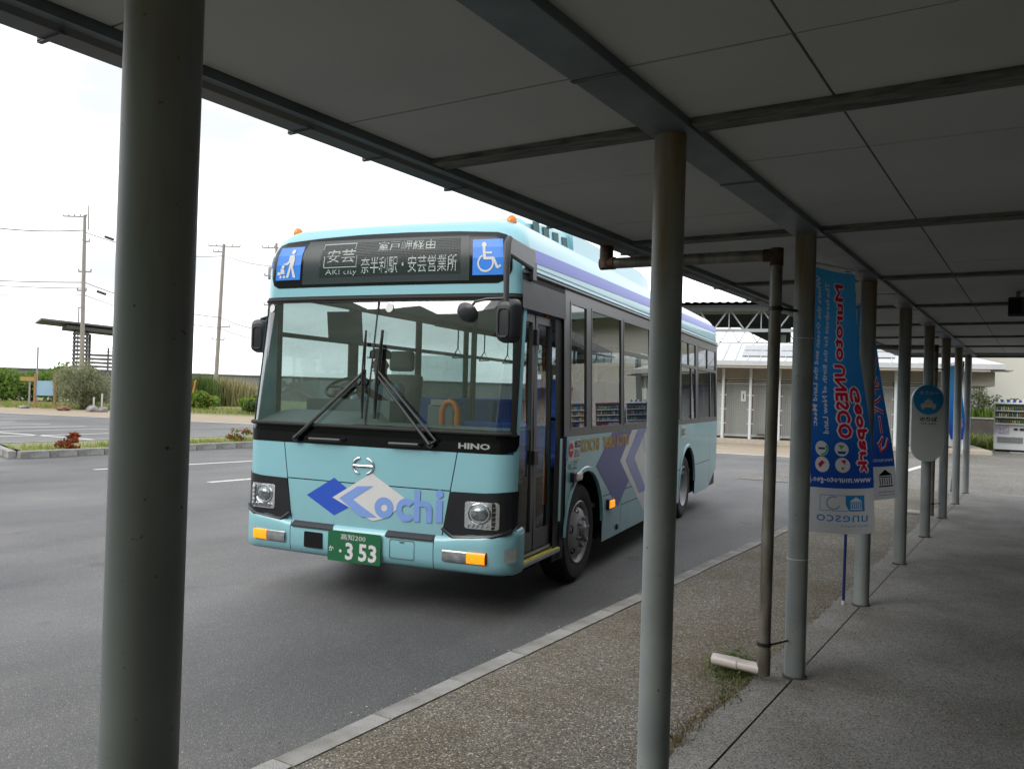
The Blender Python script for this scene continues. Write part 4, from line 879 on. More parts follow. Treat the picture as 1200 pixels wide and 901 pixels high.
# ------------------------------------------------------------------ banners on blue poles
def thin(mt, f_=.55):
    # thin cloth lets light through from its far side
    t = mt.node_tree; b = t.nodes['Principled BSDF']; o = t.nodes['Material Output']; tr = t.nodes.new('ShaderNodeBsdfTranslucent'); ms = t.nodes.new('ShaderNodeMixShader'); ms.inputs['Fac'].default_value = f_
    src = b.inputs['Base Color'].links[0].from_socket; t.links.new(src, tr.inputs['Color']); t.links.new(b.outputs[0], ms.inputs[1]); t.links.new(tr.outputs[0], ms.inputs[2]); t.links.new(ms.outputs[0], o.inputs['Surface']); return mt
M_CLRED = thin(mat('cloth_red', (.66, .015, .06), .8, var=.05)); M_CLOTHP = thin(mat('cloth_white_print', (.74, .74, .74), .8, var=.04))
M_CLOTH = mat('banner_blue', (.035, .24, .56), .75, var=.12, scale=3)
M_CLOTHD = thin(mat('banner_dark_blue', (.012, .07, .30), .75, var=.12, scale=3))
M_CLOTHW = thin(mat('banner_white', (.68, .68, .70), .8, var=.06, scale=3))
M_POLEB = mat('pole_blue', (.012, .03, .16), .35)
def grad_cloth():
    mt, t, b = _new('banner_print'); N = t.nodes.new; l = t.links.new
    tcn = N('ShaderNodeUVMap'); sx = N('ShaderNodeSeparateXYZ'); l(tcn.outputs[0], sx.inputs[0])
    r = N('ShaderNodeValToRGB'); e = r.color_ramp.elements
    e[0].position = .10; e[0].color = (.015, .075, .38, 1); e[1].position = .95; e[1].color = (.07, .42, .78, 1); x = e.new(.5); x.color = (.03, .22, .62, 1)
    l(sx.outputs['Y'], r.inputs['Fac']); l(r.outputs['Color'], b.inputs['Base Color']); b.inputs['Roughness'].default_value = .8; MATS['banner_print'] = mt; return thin(mt)
M_PRINT = grad_cloth()
import numpy as np
from mathutils.geometry import delaunay_2d_cdt, tessellate_polygon
def textfaces(body, box, fn, bold):
    # bold > 0 thickens the strokes by laying shifted copies round the glyphs (bold in metres)
    b_ = bold; e_ = max(0, b_); box = (box[0]+e_/1.5, box[1]+e_/.45, box[2]-e_/1.5, box[3]-e_/.45)
    kana = not body.isascii()
    m_ = MB().text(body, box, lambda x, y: (*fn(x, y), 0), res=1 if kana or b_ < 0 else 2, bold=(-b_ if b_ < 0 else (.05 if b_ > .004 else .01) if kana and b_ else 0)); nsh = 0 if b_ <= 0 or kana else 4 if b_ < .006 else 6
    sh_ = [(0, 0)]+[(b_*math.cos(a)/.45, b_*math.sin(a)/1.5) for a in lin(0, 2*math.pi*(1-1/max(1, nsh)), max(1, nsh-1))][:nsh]
    return [[(m_.v[i][0]+dx, m_.v[i][1]+dy) for i in f] for dx, dy in sh_ for f in m_.f]
BOLD_VERT = [True]
def banner(label, base, top, fn, prints, white=.83):
    """fn(u, v) gives the cloth; prints(fn) adds lettering"""
    t = thing('banner_flag', label, 'banner', (base[0], base[1], base[2]), 0, 'event banners tied to the posts'); o0 = Vector(base)
    loc = lambda p: Vector(p)-o0
    MB().tube([loc(base), loc(top)], .011, 10).tube([loc(top)-(Vector(top)-Vector(base)).normalized()*.35, loc(top)], .0135, 10).build('pole', M_POLEB, t, smooth=True)
    MB().tube([loc(base)+Vector((0, 0, .0)), loc(base)+Vector((0, 0, .03))], .014, 8).build('pole_foot', M_WHITE, t)
    c0, c1 = fn(-.04, -.012), fn(1.02, -.012); MB().tube([loc(top), loc(c0), loc(c1)], .0075, 8).tube([loc(c1)-Vector((0, 0, .016)), loc(c1)+Vector((0, 0, .012))], .014, 8).build('cross_bar', M_WHITE, t, smooth=True)
    # one sheet of cloth: the printed shapes are cut into it, so light passes through print and cloth alike
    layers = []
    def mk(name, mm, adds, *_):
        polys = []
        vert = lambda body, u_0, u_1, v_0, v_1, bold=.0: polys.extend(textfaces(body, (v_0, -u_1, v_1, -u_0), lambda x, y: (-y, x), bold))   # read from above downwards, mirrored
        horz = lambda body, u_0, u_1, v_0, v_1, bold=.0: polys.extend(textfaces(body, (-u_1, -v_1, -u_0, -v_0), lambda x, y: (-x, -y), bold))  # seen from behind: mirrored
        adds(vert, horz, lambda P: polys.append(P)); layers.append((name, mm, polys))
    prints(mk)
    us, vs = lin(0, 1, 14), sorted(set([v for v in lin(0, 1, 44) if abs(v-white) > .01]+[white]))
    KU, KV = .45, 1.5; V2 = [Vector((u_*KU, v_*KV)) for v_ in vs for u_ in us]; n = len(us)
    E2 = [(j*n+i, j*n+i+1) for j in range(len(vs)) for i in range(n-1)]+[(j*n+i, (j+1)*n+i) for j in range(len(vs)-1) for i in range(n)]; tris = []
    for k, (nm, mm, polys) in enumerate(layers):
        tk = []
        for P in polys:
            b_ = len(V2); q = [Vector((min(.995, max(.005, p[0]))*KU, min(.997, max(.003, p[1]))*KV)) for p in P]; V2 += q
            E2 += [(b_+i, b_+(i+1) % len(P)) for i in range(len(P))]
            for t3_ in tessellate_polygon([[Vector((*x, 0)) for x in q]]): tk.append([q[i] for i in t3_])
        tris.append(np.array([[list(p) for p in t_] for t_ in tk]))
    oV, oE, oF, _, _, _ = delaunay_2d_cdt(V2, E2, [], 0, 1e-6)
    P3 = [loc(fn(q.x/KU, q.y/KV)) for q in oV]; groups = {}
    C_ = np.array([[sum(oV[i].x for i in f)/len(f), sum(oV[i].y for i in f)/len(f)] for f in oF]); K_ = np.where(C_[:, 1] > white*KV, -1, 0)
    for k, T_ in enumerate(tris):
        for T1 in np.array_split(T_, max(1, len(T_)//400)):
            d_ = [(T1[:, (e+1) % 3, 0]-T1[:, e, 0])[None]*(C_[:, 1, None]-T1[:, e, 1][None])-(T1[:, (e+1) % 3, 1]-T1[:, e, 1])[None]*(C_[:, 0, None]-T1[:, e, 0][None]) for e in range(3)]
            ins = ((d_[0] > 0) & (d_[1] > 0) & (d_[2] > 0)) | ((d_[0] < 0) & (d_[1] < 0) & (d_[2] < 0)); K_[ins.any(1)] = k+1
    for f, k in zip(oF, K_.tolist()):
        groups.setdefault(k, []).append(tuple(f))
    cloth = None
    for k in sorted(groups, key=lambda q: (q != 0, q)):
        used = sorted(set(i for f in groups[k] for i in f)); mp_ = {i: j for j, i in enumerate(used)}
        nm, mm = ('cloth', M_PRINT) if k == 0 else ('cloth_hem', M_CLOTHW) if k == -1 else layers[k-1][:2]
        ob_ = MB().add([P3[i] for i in used], [tuple(mp_[i] for i in f) for f in groups[k]]).build(nm, mm, cloth or t, smooth=True, angle=80)
        if k == 0:
            cloth = ob_; uv = ob_.data.uv_layers.new(name='UVMap')
            for lp in ob_.data.loops: q = oV[used[lp.vertex_index]]; uv.data[lp.index].uv = (q.x/KU, 1-q.y/KV/white)
    loops = MB()
    for v_ in (.0, .2, .4, .6, .8, .99): p = loc(fn(0, v_)); loops.tube([p+Vector((.0, 0, .012)), p+Vector((-.018, -.006, .012)), p+Vector((-.018, -.006, -.012)), p+Vector((0, 0, -.012))], .004, 6)
    loops.build('pole_loop', M_WHITE, t); return t
W_, H_ = .45, 1.52
dT, dB = Vector((.20, .36, -.02)), Vector((.325, .27, .0))
def f1(u_, v_):
    d = dT.lerp(dB, v_); nn = Vector((d.y, -d.x, 0)).normalized()
    return Vector((-1.165, 4.905, 2.435-H_*v_))+d*u_*(1+.05*v_)+nn*(.018*math.sin(u_*5+v_*4)*(.3+v_)+.012*math.sin(v_*9+u_*2)+.05*u_*v_)+Vector((0, 0, -.012*math.sin(u_*3.1)))
def temple(poly, u_, v_, s_, asp):
    a = lambda x, y: (u_+x*s_, v_+y*s_*asp)
    poly([a(-.5, -.15), a(0, -.5), a(.5, -.15)]); poly([a(-.5, .42), a(.5, .42), a(.5, .5), a(-.5, .5)]); poly([a(-.45, -.1), a(.45, -.1), a(.45, -.04), a(-.45, -.04)])
    for k in range(6): x = -.4+.16*k; poly([a(x-.035, -.01), a(x+.035, -.01), a(x+.035, .38), a(x-.035, .38)])
def print1(mk):
    asp = W_/H_
    def white_edge(v, h, p): v('Muroto', .535, .755, .044, .346, .011); v('UNESCO', .55, .775, .354, .646, .011); v('Geopark', .765, .975, .439, .776, .011)
    def red(v, h, p): v('Muroto', .559, .741, .0475, .3425, .0046); v('UNESCO', .574, .761, .3575, .6425, .0046); v('Geopark', .784, .956, .4425, .7725, .0046)
    mk('title_outline', M_CLOTHP, white_edge, .004); mk('title_lettering', M_CLRED, red, .0065)
    mk('slogan_lettering', M_CLOTHW, lambda v, h, p: (v('Where the Ocean and the Land Meet:', .19, .275, .03, .60, -.02), v('The forefront for the Birth of New Land', .36, .445, .05, .625, -.02), h('www.muroto-geo.jp', .10, .96, .785, .815, -.02)), .004)
    dsc = lambda u_, v_, r_: [(u_+r_*math.cos(a), v_+r_*asp*math.sin(a)) for a in lin(0, 2*math.pi*.95, 19)]
    mk('round_badge', M_CLOTHW, lambda v, h, p: [p(dsc(*q)) for q in ((.33, .682, .095), (.60, .682, .09), (.33, .742, .10), (.60, .742, .095))], .004)
    M_BG = thin(mat('badge_green', (.10, .45, .10), .8)); mk('badge_mark', M_BG, lambda v, h, p: (p([(.33+.09*math.cos(a), .682+.09*asp*math.sin(a)) for a in lin(-.6, 1.7, 8)]+[(.33+.063*math.cos(a), .682+.063*asp*math.sin(a)) for a in lin(1.7, -.6, 8)]), p([(.56, .666), (.64, .666), (.60, .684)])), .006)
    mk('badge_mark', M_CLRED, lambda v, h, p: (p([(.27, .742), (.33, .726), (.37, .734), (.30, .756)]), p([(.58, .724), (.65, .722), (.63, .74)]), p([(.58, .75), (.62, .75), (.60, .762)])), .006)
    mk('badge_mark', M_CLOTHD, lambda v, h, p: (p([(.54, .690), (.66, .690), (.64, .700), (.56, .700)]), p([(.28, .678), (.38, .678), (.38, .686), (.28, .686)])), .006)
    M_UB = thin(mat('logo_blue', (.02, .25, .60), .8))
    mk('logo_panel', M_UB, lambda v, h, p: (p([(.62, .855), (.86, .855), (.86, .915), (.66, .915), (.62, .89)]), p([(.30, .855), (.62, .855), (.62, .857), (.30, .857)]), p([(.30, .913), (.64, .913), (.64, .915), (.30, .915)]), p([(.30, .857), (.307, .857), (.307, .913), (.30, .913)])), .004)
    mk('temple_mark', M_CLOTHW, lambda v, h, p: temple(p, .75, .885, .16, asp), .006)
    mk('globe_mark', thin(mat('globe_grey', (.35, .38, .42), .8)), lambda v, h, p: p([(.47+.09*math.cos(a), .885+.09*asp*math.sin(a)) for a in lin(.4, 5.2, 16)]+[(.47+.07*math.cos(a), .885+.07*asp*math.sin(a)) for a in lin(5.2, .4, 16)]), .004)
    mk('logo_lettering', M_UB, lambda v, h, p: (h('unesco', .26, .90, .93, .955, 0), h('Global Geopark', .55, .90, .965, .976)), .004)
banner('blue Geopark banner with red lettering tied behind the third post, print seen mirrored', (-1.165, 4.905, .124), (-1.165, 4.905, 2.46), f1, print1)
lt = Vector((-1.25, 6.74, .124)); tp = Vector((-1.215, 6.66, 2.47))
dT2, dB2 = Vector((-.03, -.28, .03)), Vector((.22, .12, -.0))
def f2_(u_, v_):
    p0 = Vector((-1.20, 6.93, 2.40)); c = p0+Vector((-.035, -.02, -1.5*v_)); d = Vector((.10, -.03, 0)).lerp(Vector((.25, .15, .03)), v_)
    nn = Vector((d.y, -d.x, 0)).normalized()
    return c+d*u_+nn*(.03*math.sin(v_*7+u_*3))+Vector((.06*v_, 0, 0))
def print2(mk):
    asp = .4/1.5
    mk('title_outline', M_CLOTHW, lambda v, h, p: v('室戸ジオパーク', .51, .96, .048, .767, .010)); mk('title_lettering', M_CLRED, lambda v, h, p: v('室戸ジオパーク', .53, .94, .053, .762, .003), .0065)
    mk('slogan_lettering', M_CLOTHW, lambda v, h, p: (v('海と陸が出会い', .12, .22, .08, .6), h('www.muroto-geo.jp', .05, .95, .785, .812)))
    mk('temple_mark', M_DARK, lambda v, h, p: temple(p, .68, .89, .42, asp*.8)); mk('ring_mark', MATS['badge_green'], lambda v, h, p: p([(.2+.16*math.cos(a), .89+.16*asp*math.sin(a)) for a in lin(.2, 6, 18)]+[(.2+.14*math.cos(a), .89+.14*asp*math.sin(a)) for a in lin(6, .2, 18)]))
    mk('logo_lettering', M_DARK, lambda v, h, p: (h('United Nations', .45, .92, .955, .965), h('Global Geopark', .45, .92, .972, .982)))
banner('blue banner with red and white lettering half hidden behind the fourth post', lt, tp, f2_, print2)
def f3_(u_, v_):
    d = Vector((.33, .12, .02)).lerp(Vector((.16, .25, 0)), v_); nn = Vector((d.y, -d.x, 0)).normalized()
    return Vector((-1.53, 16.5, 2.36-1.55*v_))+Vector((.20*v_, 0, 0))+d*u_+nn*.04*math.sin(v_*8+u_*3)
def print3(mk):
    asp = .4/1.5
    mk('title_outline', M_CLOTHW, lambda v, h, p: v('Muroto UNESCO', .55, .85, .06, .7, .007)); mk('title_lettering', M_CLRED, lambda v, h, p: v('Muroto UNESCO', .57, .83, .063, .697, .002), .0065)
banner('far narrow blue banner beside the last post of the canopy', (-1.34, 16.55, .124), (-1.19, 16.6, 2.45), f3_, print3)
# string ties
for z in (2.0, .78): 
    o = MB().lathe([(.0585, -.003), (.0605, 0), (.0585, .003)], (PX, PY0+2*PD, z), n=20).tube([(PX-.02, PY0+2*PD+.056, z), (-1.165, 4.905, z)], .003, 6).build('tie_string', M_WHITE); tag(o, 'thin white string tied round the third post at '+('shoulder height' if z > 1 else 'knee height'), 'string')

# ------------------------------------------------------------------ taxi rank sign on the sixth post
ty = PY0+5*PD
tx = thing('taxi_stand_sign', 'rounded pale taxi rank sign with blue disc and cab symbol on a post', 'sign', (PX, ty-.075, 1.45))
a_ = R(32); ca, sa = math.cos(a_), math.sin(a_)
def tf(x, z, d): return Vector((x*ca+d*sa, x*sa-d*ca, z))
P = arcpts((0, .255), .19, 0, math.pi, 16)+arcpts((0, -.255), .19, math.pi, 2*math.pi, 16)
MB().slab(P, 0, .03, tf).build('plate', mat('sign_pale', (.64, .68, .68), .4, var=.05), tx, smooth=True, angle=40)
MB().slab(arcpts((0, .27), .172, 0, 2*math.pi*.97, 31), .03, .033, tf).build('blue_disc', mat('taxi_blue', (.02, .30, .68), .4), tx)
t2 = lambda x, z: tf(x, z, .0355); mb = MB().text('タクシー', (-.105, .325, .115, .372), t2, bold=.02)
mb.decal([(-.088, .180), (.088, .180), (.088, .215), (.078, .226), (-.078, .226), (-.088, .215)], t2).decal([(-.056, .229), (.056, .229), (.040, .264), (-.040, .264)], t2); mb.decal([(-.018, .268), (.018, .268), (.014, .284), (-.014, .284)], t2)
for x in (-.062, .062): mb.decal([(x-.016, .162), (x+.016, .162), (x+.016, .177), (x-.016, .177)], t2)
mb.build('cab_symbol', M_WHITE, tx)
t3 = lambda x, z: tf(x, z, .0325); mb = MB().text('のりば', (-.095, .02, .105, .07), t3, bold=.03).text('Taxi stand', (-.085, -.015, .09, .008), t3); mb.build('lettering', M_DARK, tx)
MB().box((0, .05, .2), (.09, .05, .04)).box((0, .05, -.2), (.09, .05, .04)).build('bracket', M_STEEL, tx)

# ------------------------------------------------------------------ weeds by the downpipe, and dry grass along the concrete edge
def leafy(mb, cen, rad, nleaf, size, nm, flat=.0, up=.3, clumps=14, asp=2.0, rnd=None):
    """leaf faces gathered in clumps through an uneven volume"""
    rnd = rnd or random; cs = []
    for k in range(clumps):
        while True:
            p = Vector((rnd.uniform(-1, 1), rnd.uniform(-1, 1), rnd.uniform(-.9, 1)))
            if .25 < p.length < 1: break
        p *= .72+.2*rnd.random(); cs.append((p, .28+.22*rnd.random()))
    for k in range(nleaf):
        c, rr = rnd.choice(cs); d = Vector((rnd.gauss(0, 1), rnd.gauss(0, 1), rnd.gauss(0, 1))).normalized()*rr*(rnd.random()**.4)
        q = c+d; pos = Vector((cen[0]+q.x*rad[0], cen[1]+q.y*rad[1], max(cen[2]+q.z*rad[2], .03)))
        nrm = (q.normalized()*.6+Vector((rnd.gauss(0, .6), rnd.gauss(0, .6), up+rnd.gauss(0, .5)))).normalized()
        a = nrm.orthogonal().normalized(); a = Matrix.Rotation(rnd.uniform(0, 6.28), 3, nrm) @ a; b = nrm.cross(a); s_ = size*rnd.uniform(.6, 1.3)
        mb.add([pos-a*s_*.5, pos+b*s_*.5/asp+nrm*s_*.08, pos+a*s_*.5, pos-b*s_*.5/asp+nrm*s_*.08], [(0, 1, 2, 3)], rnd.randrange(nm))
    return cs
def blades(mb, pts, h0, h1, wd, nm, lean=.4, rnd=None):
    rnd = rnd or random
    for (x, y, z) in pts:
        a = rnd.uniform(0, 6.28); h = rnd.uniform(h0, h1); l_ = rnd.uniform(0, lean)*h; d = Vector((math.cos(a), math.sin(a), 0)); s_ = Vector((-d.y, d.x, 0))*wd*rnd.uniform(.6, 1.3)
        p = Vector((x, y, z)); p1 = p+d*l_*.35+Vector((0, 0, h*.6)); p2 = p+d*l_+Vector((0, 0, h*rnd.uniform(.8, 1)))
        mb.add([p-s_, p+s_, p1+s_*.7, p1-s_*.7, p2], [(0, 1, 2, 3), (3, 2, 4)], rnd.randrange(nm))
def leafmat(name, c, v=.35):
    return MATS[name] if name in MATS else thin(mat(name, tuple(min(.5, x*1.4) for x in c), .65, var=v, scale=2.5, spec=.2), .5)  # leaf colours lifted in place of distant haze and sky flare
LM = [leafmat('leaf_mid', (.09, .15, .04)), leafmat('leaf_dark', (.06, .10, .03)), leafmat('leaf_light', (.16, .21, .06)), leafmat('leaf_dry', (.21, .18, .07))]
LB = [leafmat('bright_leaf', (.14, .23, .035)), leafmat('bright_leaf_2', (.10, .19, .03)), leafmat('leaf_yellow', (.22, .26, .05))]
LO = [leafmat('olive_leaf', (.22, .235, .135)), leafmat('olive_dark', (.16, .18, .10)), leafmat('olive_pale', (.31, .32, .20)), leafmat('leaf_mid', (0, 0, 0))]
LG = [leafmat('reed_tan', (.30, .25, .12)), leafmat('reed_green', (.15, .17, .06)), leafmat('reed_pale', (.36, .32, .19))]
rn = random.Random(3)
mb = MB(); P = []
for k in range(480):
    t = rn.random()**1.3; P.append((-1.43+rn.gauss(0, .075)-.05*t, 4.72+rn.gauss(0, .12)-.1*t, .118))
for k in range(130): y = rn.uniform(4.1, 4.65); P.append((-1.36+rn.gauss(0, .045), y, .118))
blades(mb, P, .012, .038, .0035, 4, 1.8, rn)
for k in range(260):
    c = Vector((-1.46+rn.gauss(0, .07), 4.75+rn.gauss(0, .09), .13+abs(rn.gauss(0, .03)))); a = rn.uniform(0, 6.28); s_ = rn.uniform(.012, .026)
    d = Vector((math.cos(a), math.sin(a), rn.uniform(-.1, .5))); e = Vector((-d.y, d.x, rn.uniform(-.3, .3)))*.4; mb.add([c-d*s_, c+e*s_, c+d*s_, c-e*s_], [(0, 1, 2, 3)], rn.choice((0, 1, 2)))
tag(mb.build('weeds', LM), 'green weeds growing round the downpipe spout', 'weeds', kind='stuff')
mb = MB(); P = [(-1.35+rn.gauss(0, .03)-.0, rn.triangular(3.2, 4.5, 3.5), .118) for k in range(420)]+[(-1.34+rn.gauss(0, .04), rn.uniform(4.9, 6.6), .118) for k in range(110)]
blades(mb, P, .008, .035, .0025, 2, 2.5, rn); tag(mb.build('dry_grass', [LM[3], mat('dead_grass', (.10, .065, .03), .9)]), 'dry brown grass along the ragged concrete edge', 'grass', kind='stuff')
# loose grit washed against the kerb
mb = MB()
for k in range(1500):
    x = -2.66-abs(rn.gauss(0, .10)); y = rn.uniform(1.6, 9); s_ = rn.uniform(.003, .009); c = Vector((x, y, s_*.4))
    mb.add([c+Vector((s_*rn.uniform(.6, 1.2), 0, 0)), c+Vector((0, s_*rn.uniform(.6, 1.2), 0)), c+Vector((-s_*rn.uniform(.6, 1.2), 0, 0)), c+Vector((0, -s_*rn.uniform(.6, 1.2), 0)), c+Vector((0, 0, s_*.7))], [(0, 1, 4), (1, 2, 4), (2, 3, 4), (3, 0, 4)], rn.randrange(2))
tag(mb.build('loose_grit', [mat('grit_pale', (.38, .36, .33), .9), mat('grit_dark', (.12, .115, .11), .9)]), 'loose grit lying along the kerb', 'grit', kind='stuff')

# ------------------------------------------------------------------ far side: island, verge plants, poles
isl = tag(MB().add([(-17.76, 9.2, .13), (-17.9, 17.0, .13), (-20.2, 17.0, .13), (-20.2, 9.9, .13)], [(0, 1, 2, 3)]).build('traffic_island', M_EARTH), kind='structure')
ks = None
def kerbrun(p, q):
    global ks
    p, q = Vector((*p, 0)), Vector((*q, 0)); L_ = (q-p).length; nn = round(L_/.6)
    for k in range(nn):
        c = p.lerp(q, (k+.5)/nn)
        if ks is None: ks = MB().box((0, 0, .07), (L_/nn-.012, .15, .16)).build('kerb_stone', M_KERB, isl, bevel=.015); o = ks
        else: o = copy_to(ks, isl)
        o.location = c; o.rotation_euler = (0, 0, math.atan2(q.y-p.y, q.x-p.x))
kerbrun((-17.7, 9.05), (-17.85, 17.0)); kerbrun((-20.3, 9.75), (-17.8, 8.98)); kerbrun((-20.3, 9.9), (-20.3, 17.0))
mb = MB(); P = []
for k in range(3800):
    y = rn.uniform(9.3, 16.9); dens = .5+.8*noise.noise((y*.9, 1, 0))
    if rn.random() < dens: P.append((rn.uniform(-18.8, -17.85), y, .13))
blades(mb, P, .02, .15, .010, 3, .9, rn); tag(mb.build('island_grass', [LB[2], LB[0], LG[0]]), 'short yellowish grass on the traffic island', 'grass', kind='stuff')
rsh = thing('red_shrub', 'small rust red shrub growing on the traffic island', 'shrub', (-18.2, 10.35, .13))
mb = MB(); leafy(mb, (0, 0, .16), (.42, .3, .26), 420, .09, 2, clumps=7, rnd=rn); mb.build('foliage', [leafmat('red_leaf', (.25, .055, .02)), leafmat('red_brown', (.15, .05, .02))], rsh); MB().tube([(0, 0, 0), (0, 0, .2)], .02, 6).build('stem', M_RUST, rsh)
rsh = thing('red_shrub', 'low reddish weed tuft on the island kerb behind the bus corner', 'shrub', (-18.2, 15.0, .13))
mb = MB(); leafy(mb, (0, 0, .13), (.5, .3, .22), 300, .09, 3, clumps=6, rnd=rn); mb.build('foliage', [MATS['red_leaf'], LB[0], LM[3]], rsh); MB().tube([(0, 0, 0), (0, 0, .15)], .015, 6).build('stem', M_RUST, rsh)

M_BARK = mat('bark', (.14, .11, .08), .9, bump=.4)
def shrub(name, label, cat, pos, rad, nleaf, size, mats, clumps=16, asp=2., stems=5, group=None, zc=.85):
    t = thing(name, label, cat, pos, 0, group); mb = MB(); cs = leafy(mb, (0, 0, rad[2]*zc), rad, nleaf, size, len(mats), clumps=clumps, asp=asp, rnd=rn); mb.build('foliage', mats, t)
    mb = MB()
    for k in range(stems):
        c = cs[k % len(cs)][0]; q = Vector((c.x*rad[0], c.y*rad[1], rad[2]*zc+c.z*rad[2])); mb.tube([(rn.gauss(0, .06), rn.gauss(0, .06), -.05), q*.5+Vector((0, 0, .02)), q], [.05*rad[2]+.01, .03*rad[2]+.006, .01], 6)
    mb.build('stem', M_BARK, t); return t
def gat(px, dep, z=0): p = at(px, 470, dep); return (p.x, p.y, z)
shrub('round_shrub', 'large round olive grey shrub beside the pale blue noticeboard', 'shrub', gat(96, 47), (1.75, 1.6, 1.42), 12000, .17, LO[:3], 40, 4, zc=.95)
for i, (px, dep, rw, rh, lab) in enumerate(((6, 62, 3.2, 1.3, 'green hedge bush at the far left beneath the sea wall'), (36, 64, 2.6, 1.35, 'dense green hedge bush behind the brown plank sign'), (66, 63, 2.6, 1.55, 'light green hedge bush left of the slatted pavilion'), (-24, 60, 3., 1.2, 'hedge bush cut by the left picture edge'))):
    shrub('hedge_bush', lab, 'bush', gat(px, dep), (rw, 1.6, rh), 3200, .26, [LM[2], LB[1], LB[0]], 22, 1.8, group='hedge bushes along the sea wall')
for (px, dep, rw, rh, mats, lab) in ((240, 52, .95, .75, LB, 'bright green bush in front of the leaning orange stake'), (226, 53, .7, .55, [LB[2], LB[0]], 'yellow green low bush beside the first thick post'), (296, 50, .75, .62, LB, 'bright green bush beside the bus corner'), (302, 48, .8, .55, [LM[1], LM[0]], 'dark low bush right against the bus corner')):
    shrub('verge_bush', lab, 'bush', gat(px, dep), (rw, .8, rh), 1500, .22, mats, 12, 1.7, group='bushes on the far verge')
# tall reed clumps
for (px, dep, wd, hh, lab) in ((230, 64, 2.2, 2.9, 'dark green tall grass clump beside the wooden pole'), (262, 66, 2.6, 2.7, 'tan feathery reed clump right of the wooden pole'), (285, 68, 2.4, 2.2, 'pale reed clump behind the bright green bush')):
    t = thing('reed_clump', lab, 'reeds', gat(px, dep), 0, 'tall reeds on the far verge'); mb = MB()
    P = [(rn.gauss(0, wd*.42), rn.gauss(0, .6), 0) for k in range(1500)]
    blades(mb, P, hh*.45, hh, .035, 3, .55, rn); mb.build('blade', [LM[1], LM[0], LM[2]] if px == 230 else LG, t)['kind'] = 'stuff'
mb = MB(); P = []
for k in range(5200):
    u_ = rn.random(); px = -30+340*u_; q = at(px, 470, rn.uniform(46.5, 56)); P.append((q.x, q.y, 0))
blades(mb, P, .05, .28, .03, 3, .8, rn); tag(mb.build('verge_grass', [LB[2], LM[2], LG[0]]), 'rough grass on the far verge', 'grass', kind='stuff')
# sea wall
M_SEA = mat('sea_wall_concrete', (.20, .205, .21), .9, scale=.4)
p, q = at(-80, 430, 96), at(860, 452, 104); d = (q-p).xy; sw = thing('sea_wall', 'long grey sea wall on the far horizon', 'wall', (0, 0, 0)); mb = MB().bar((p.x, p.y, 1.3), (q.x, q.y, 1.3), 1.2, 2.9); mb.build('wall', M_SEA, sw); MB().bar((p.x, p.y, 2.79), (q.x, q.y, 2.79), 1.5, .12).build('coping', M_SEA, sw)
# notice board and plank sign
M_WOODO = mat('orange_wood', (.34, .19, .09), .8, scale=5, stretch=(1, 1, 6)); M_GREYP = mat('grey_pole', (.33, .32, .31), .8)
b0, b1 = at(42, 470, 48), at(62.5, 470, 48); rzb = math.atan2(b1.y-b0.y, b1.x-b0.x); wdt = (b1-b0).length
nb = thing('notice_board', 'pale blue notice board on two brown posts before the hedge', 'notice board', (b0.x, b0.y, 0), rzb)
for x in (-.06, wdt+.06): MB().box((x, 0, .95), (.12, .12, 1.95)).build('post', M_WOODO, nb)
MB().box((wdt/2, .0, 1.12), (wdt-.005, .05, .85)).build('panel', mat('pale_blue_panel', (.30, .48, .62), .6, var=.15, scale=1), nb)
c0 = at(24, 445, 49); c1 = at(41, 445, 49)
ps = thing('plank_sign', 'orange brown wooden plank sign left of the pale blue notice board', 'sign', (c0.x, c0.y, 0), math.atan2(c1.y-c0.y, c1.x-c0.x)); L2 = (c1-c0).length
MB().box((L2/2, 0, 1.62), (L2, .06, .24)).build('plank', mat('ochre_plank', (.42, .27, .09), .8, scale=6), ps); MB().box((L2*.62, .04, .78), (.09, .05, 1.56)).build('post', M_GREYP, ps)
tpl = thing('thin_pole', 'thin bare grey pole rising behind the notice board', 'pole', gat(42.3, 50)); MB().tube([(0, 0, 0), (0, 0, 3.55)], .055, 8).build('shaft', M_GREYP, tpl)
def rock(label, px, dep, s_):
    mb = MB(); V = []; bm = bmesh.new(); bmesh.ops.create_icosphere(bm, subdivisions=2, radius=1)
    for v in bm.verts: v.co *= 1+.35*noise.noise(v.co*1.7+Vector((px, 0, 0))); v.co = Vector((v.co.x*s_[0], v.co.y*s_[1], max(v.co.z*s_[2], -.1)))
    mb.add([v.co for v in bm.verts], [[v.index for v in f.verts] for f in bm.faces]); bm.free(); o = mb.build('rock', mat('rock_grey', (.27, .26, .25), .9, var=.4, scale=2, bump=.5, bscale=8)); o.location = gat(px, dep, s_[2]*.5); tag(o, label, 'rock')
rock('grey rock at the right foot of the round shrub', 109, 44, (.42, .3, .22)); rock('small pale rock near the white stake', 121, 44, (.28, .25, .2)); rock('dark flat rock on the dirt left of the notice board', 28, 46.5, (.38, .25, .1))
rock('reddish brown boulder below the round shrub', 75, 44.5, (.38, .3, .17)); bpy.data.objects['rock.003'].data.materials[0] = mat('red_rock', (.20, .10, .07), .95)
for px, h_ in ((110, .75), (119.5, .95)):
    o = MB().tube([(0, 0, 0), (0, 0, h_)], .045, 8).lathe([(.05, h_-.1), (.05, h_), (.001, h_+.01)], n=8).build('marker_stake', mat('stake_white', (.55, .54, .50), .7)); o.location = gat(px, 44.5); tag(o, 'short pale stake by the rocks, '+('the taller one' if h_ > .8 else 'the shorter one'), 'stake')
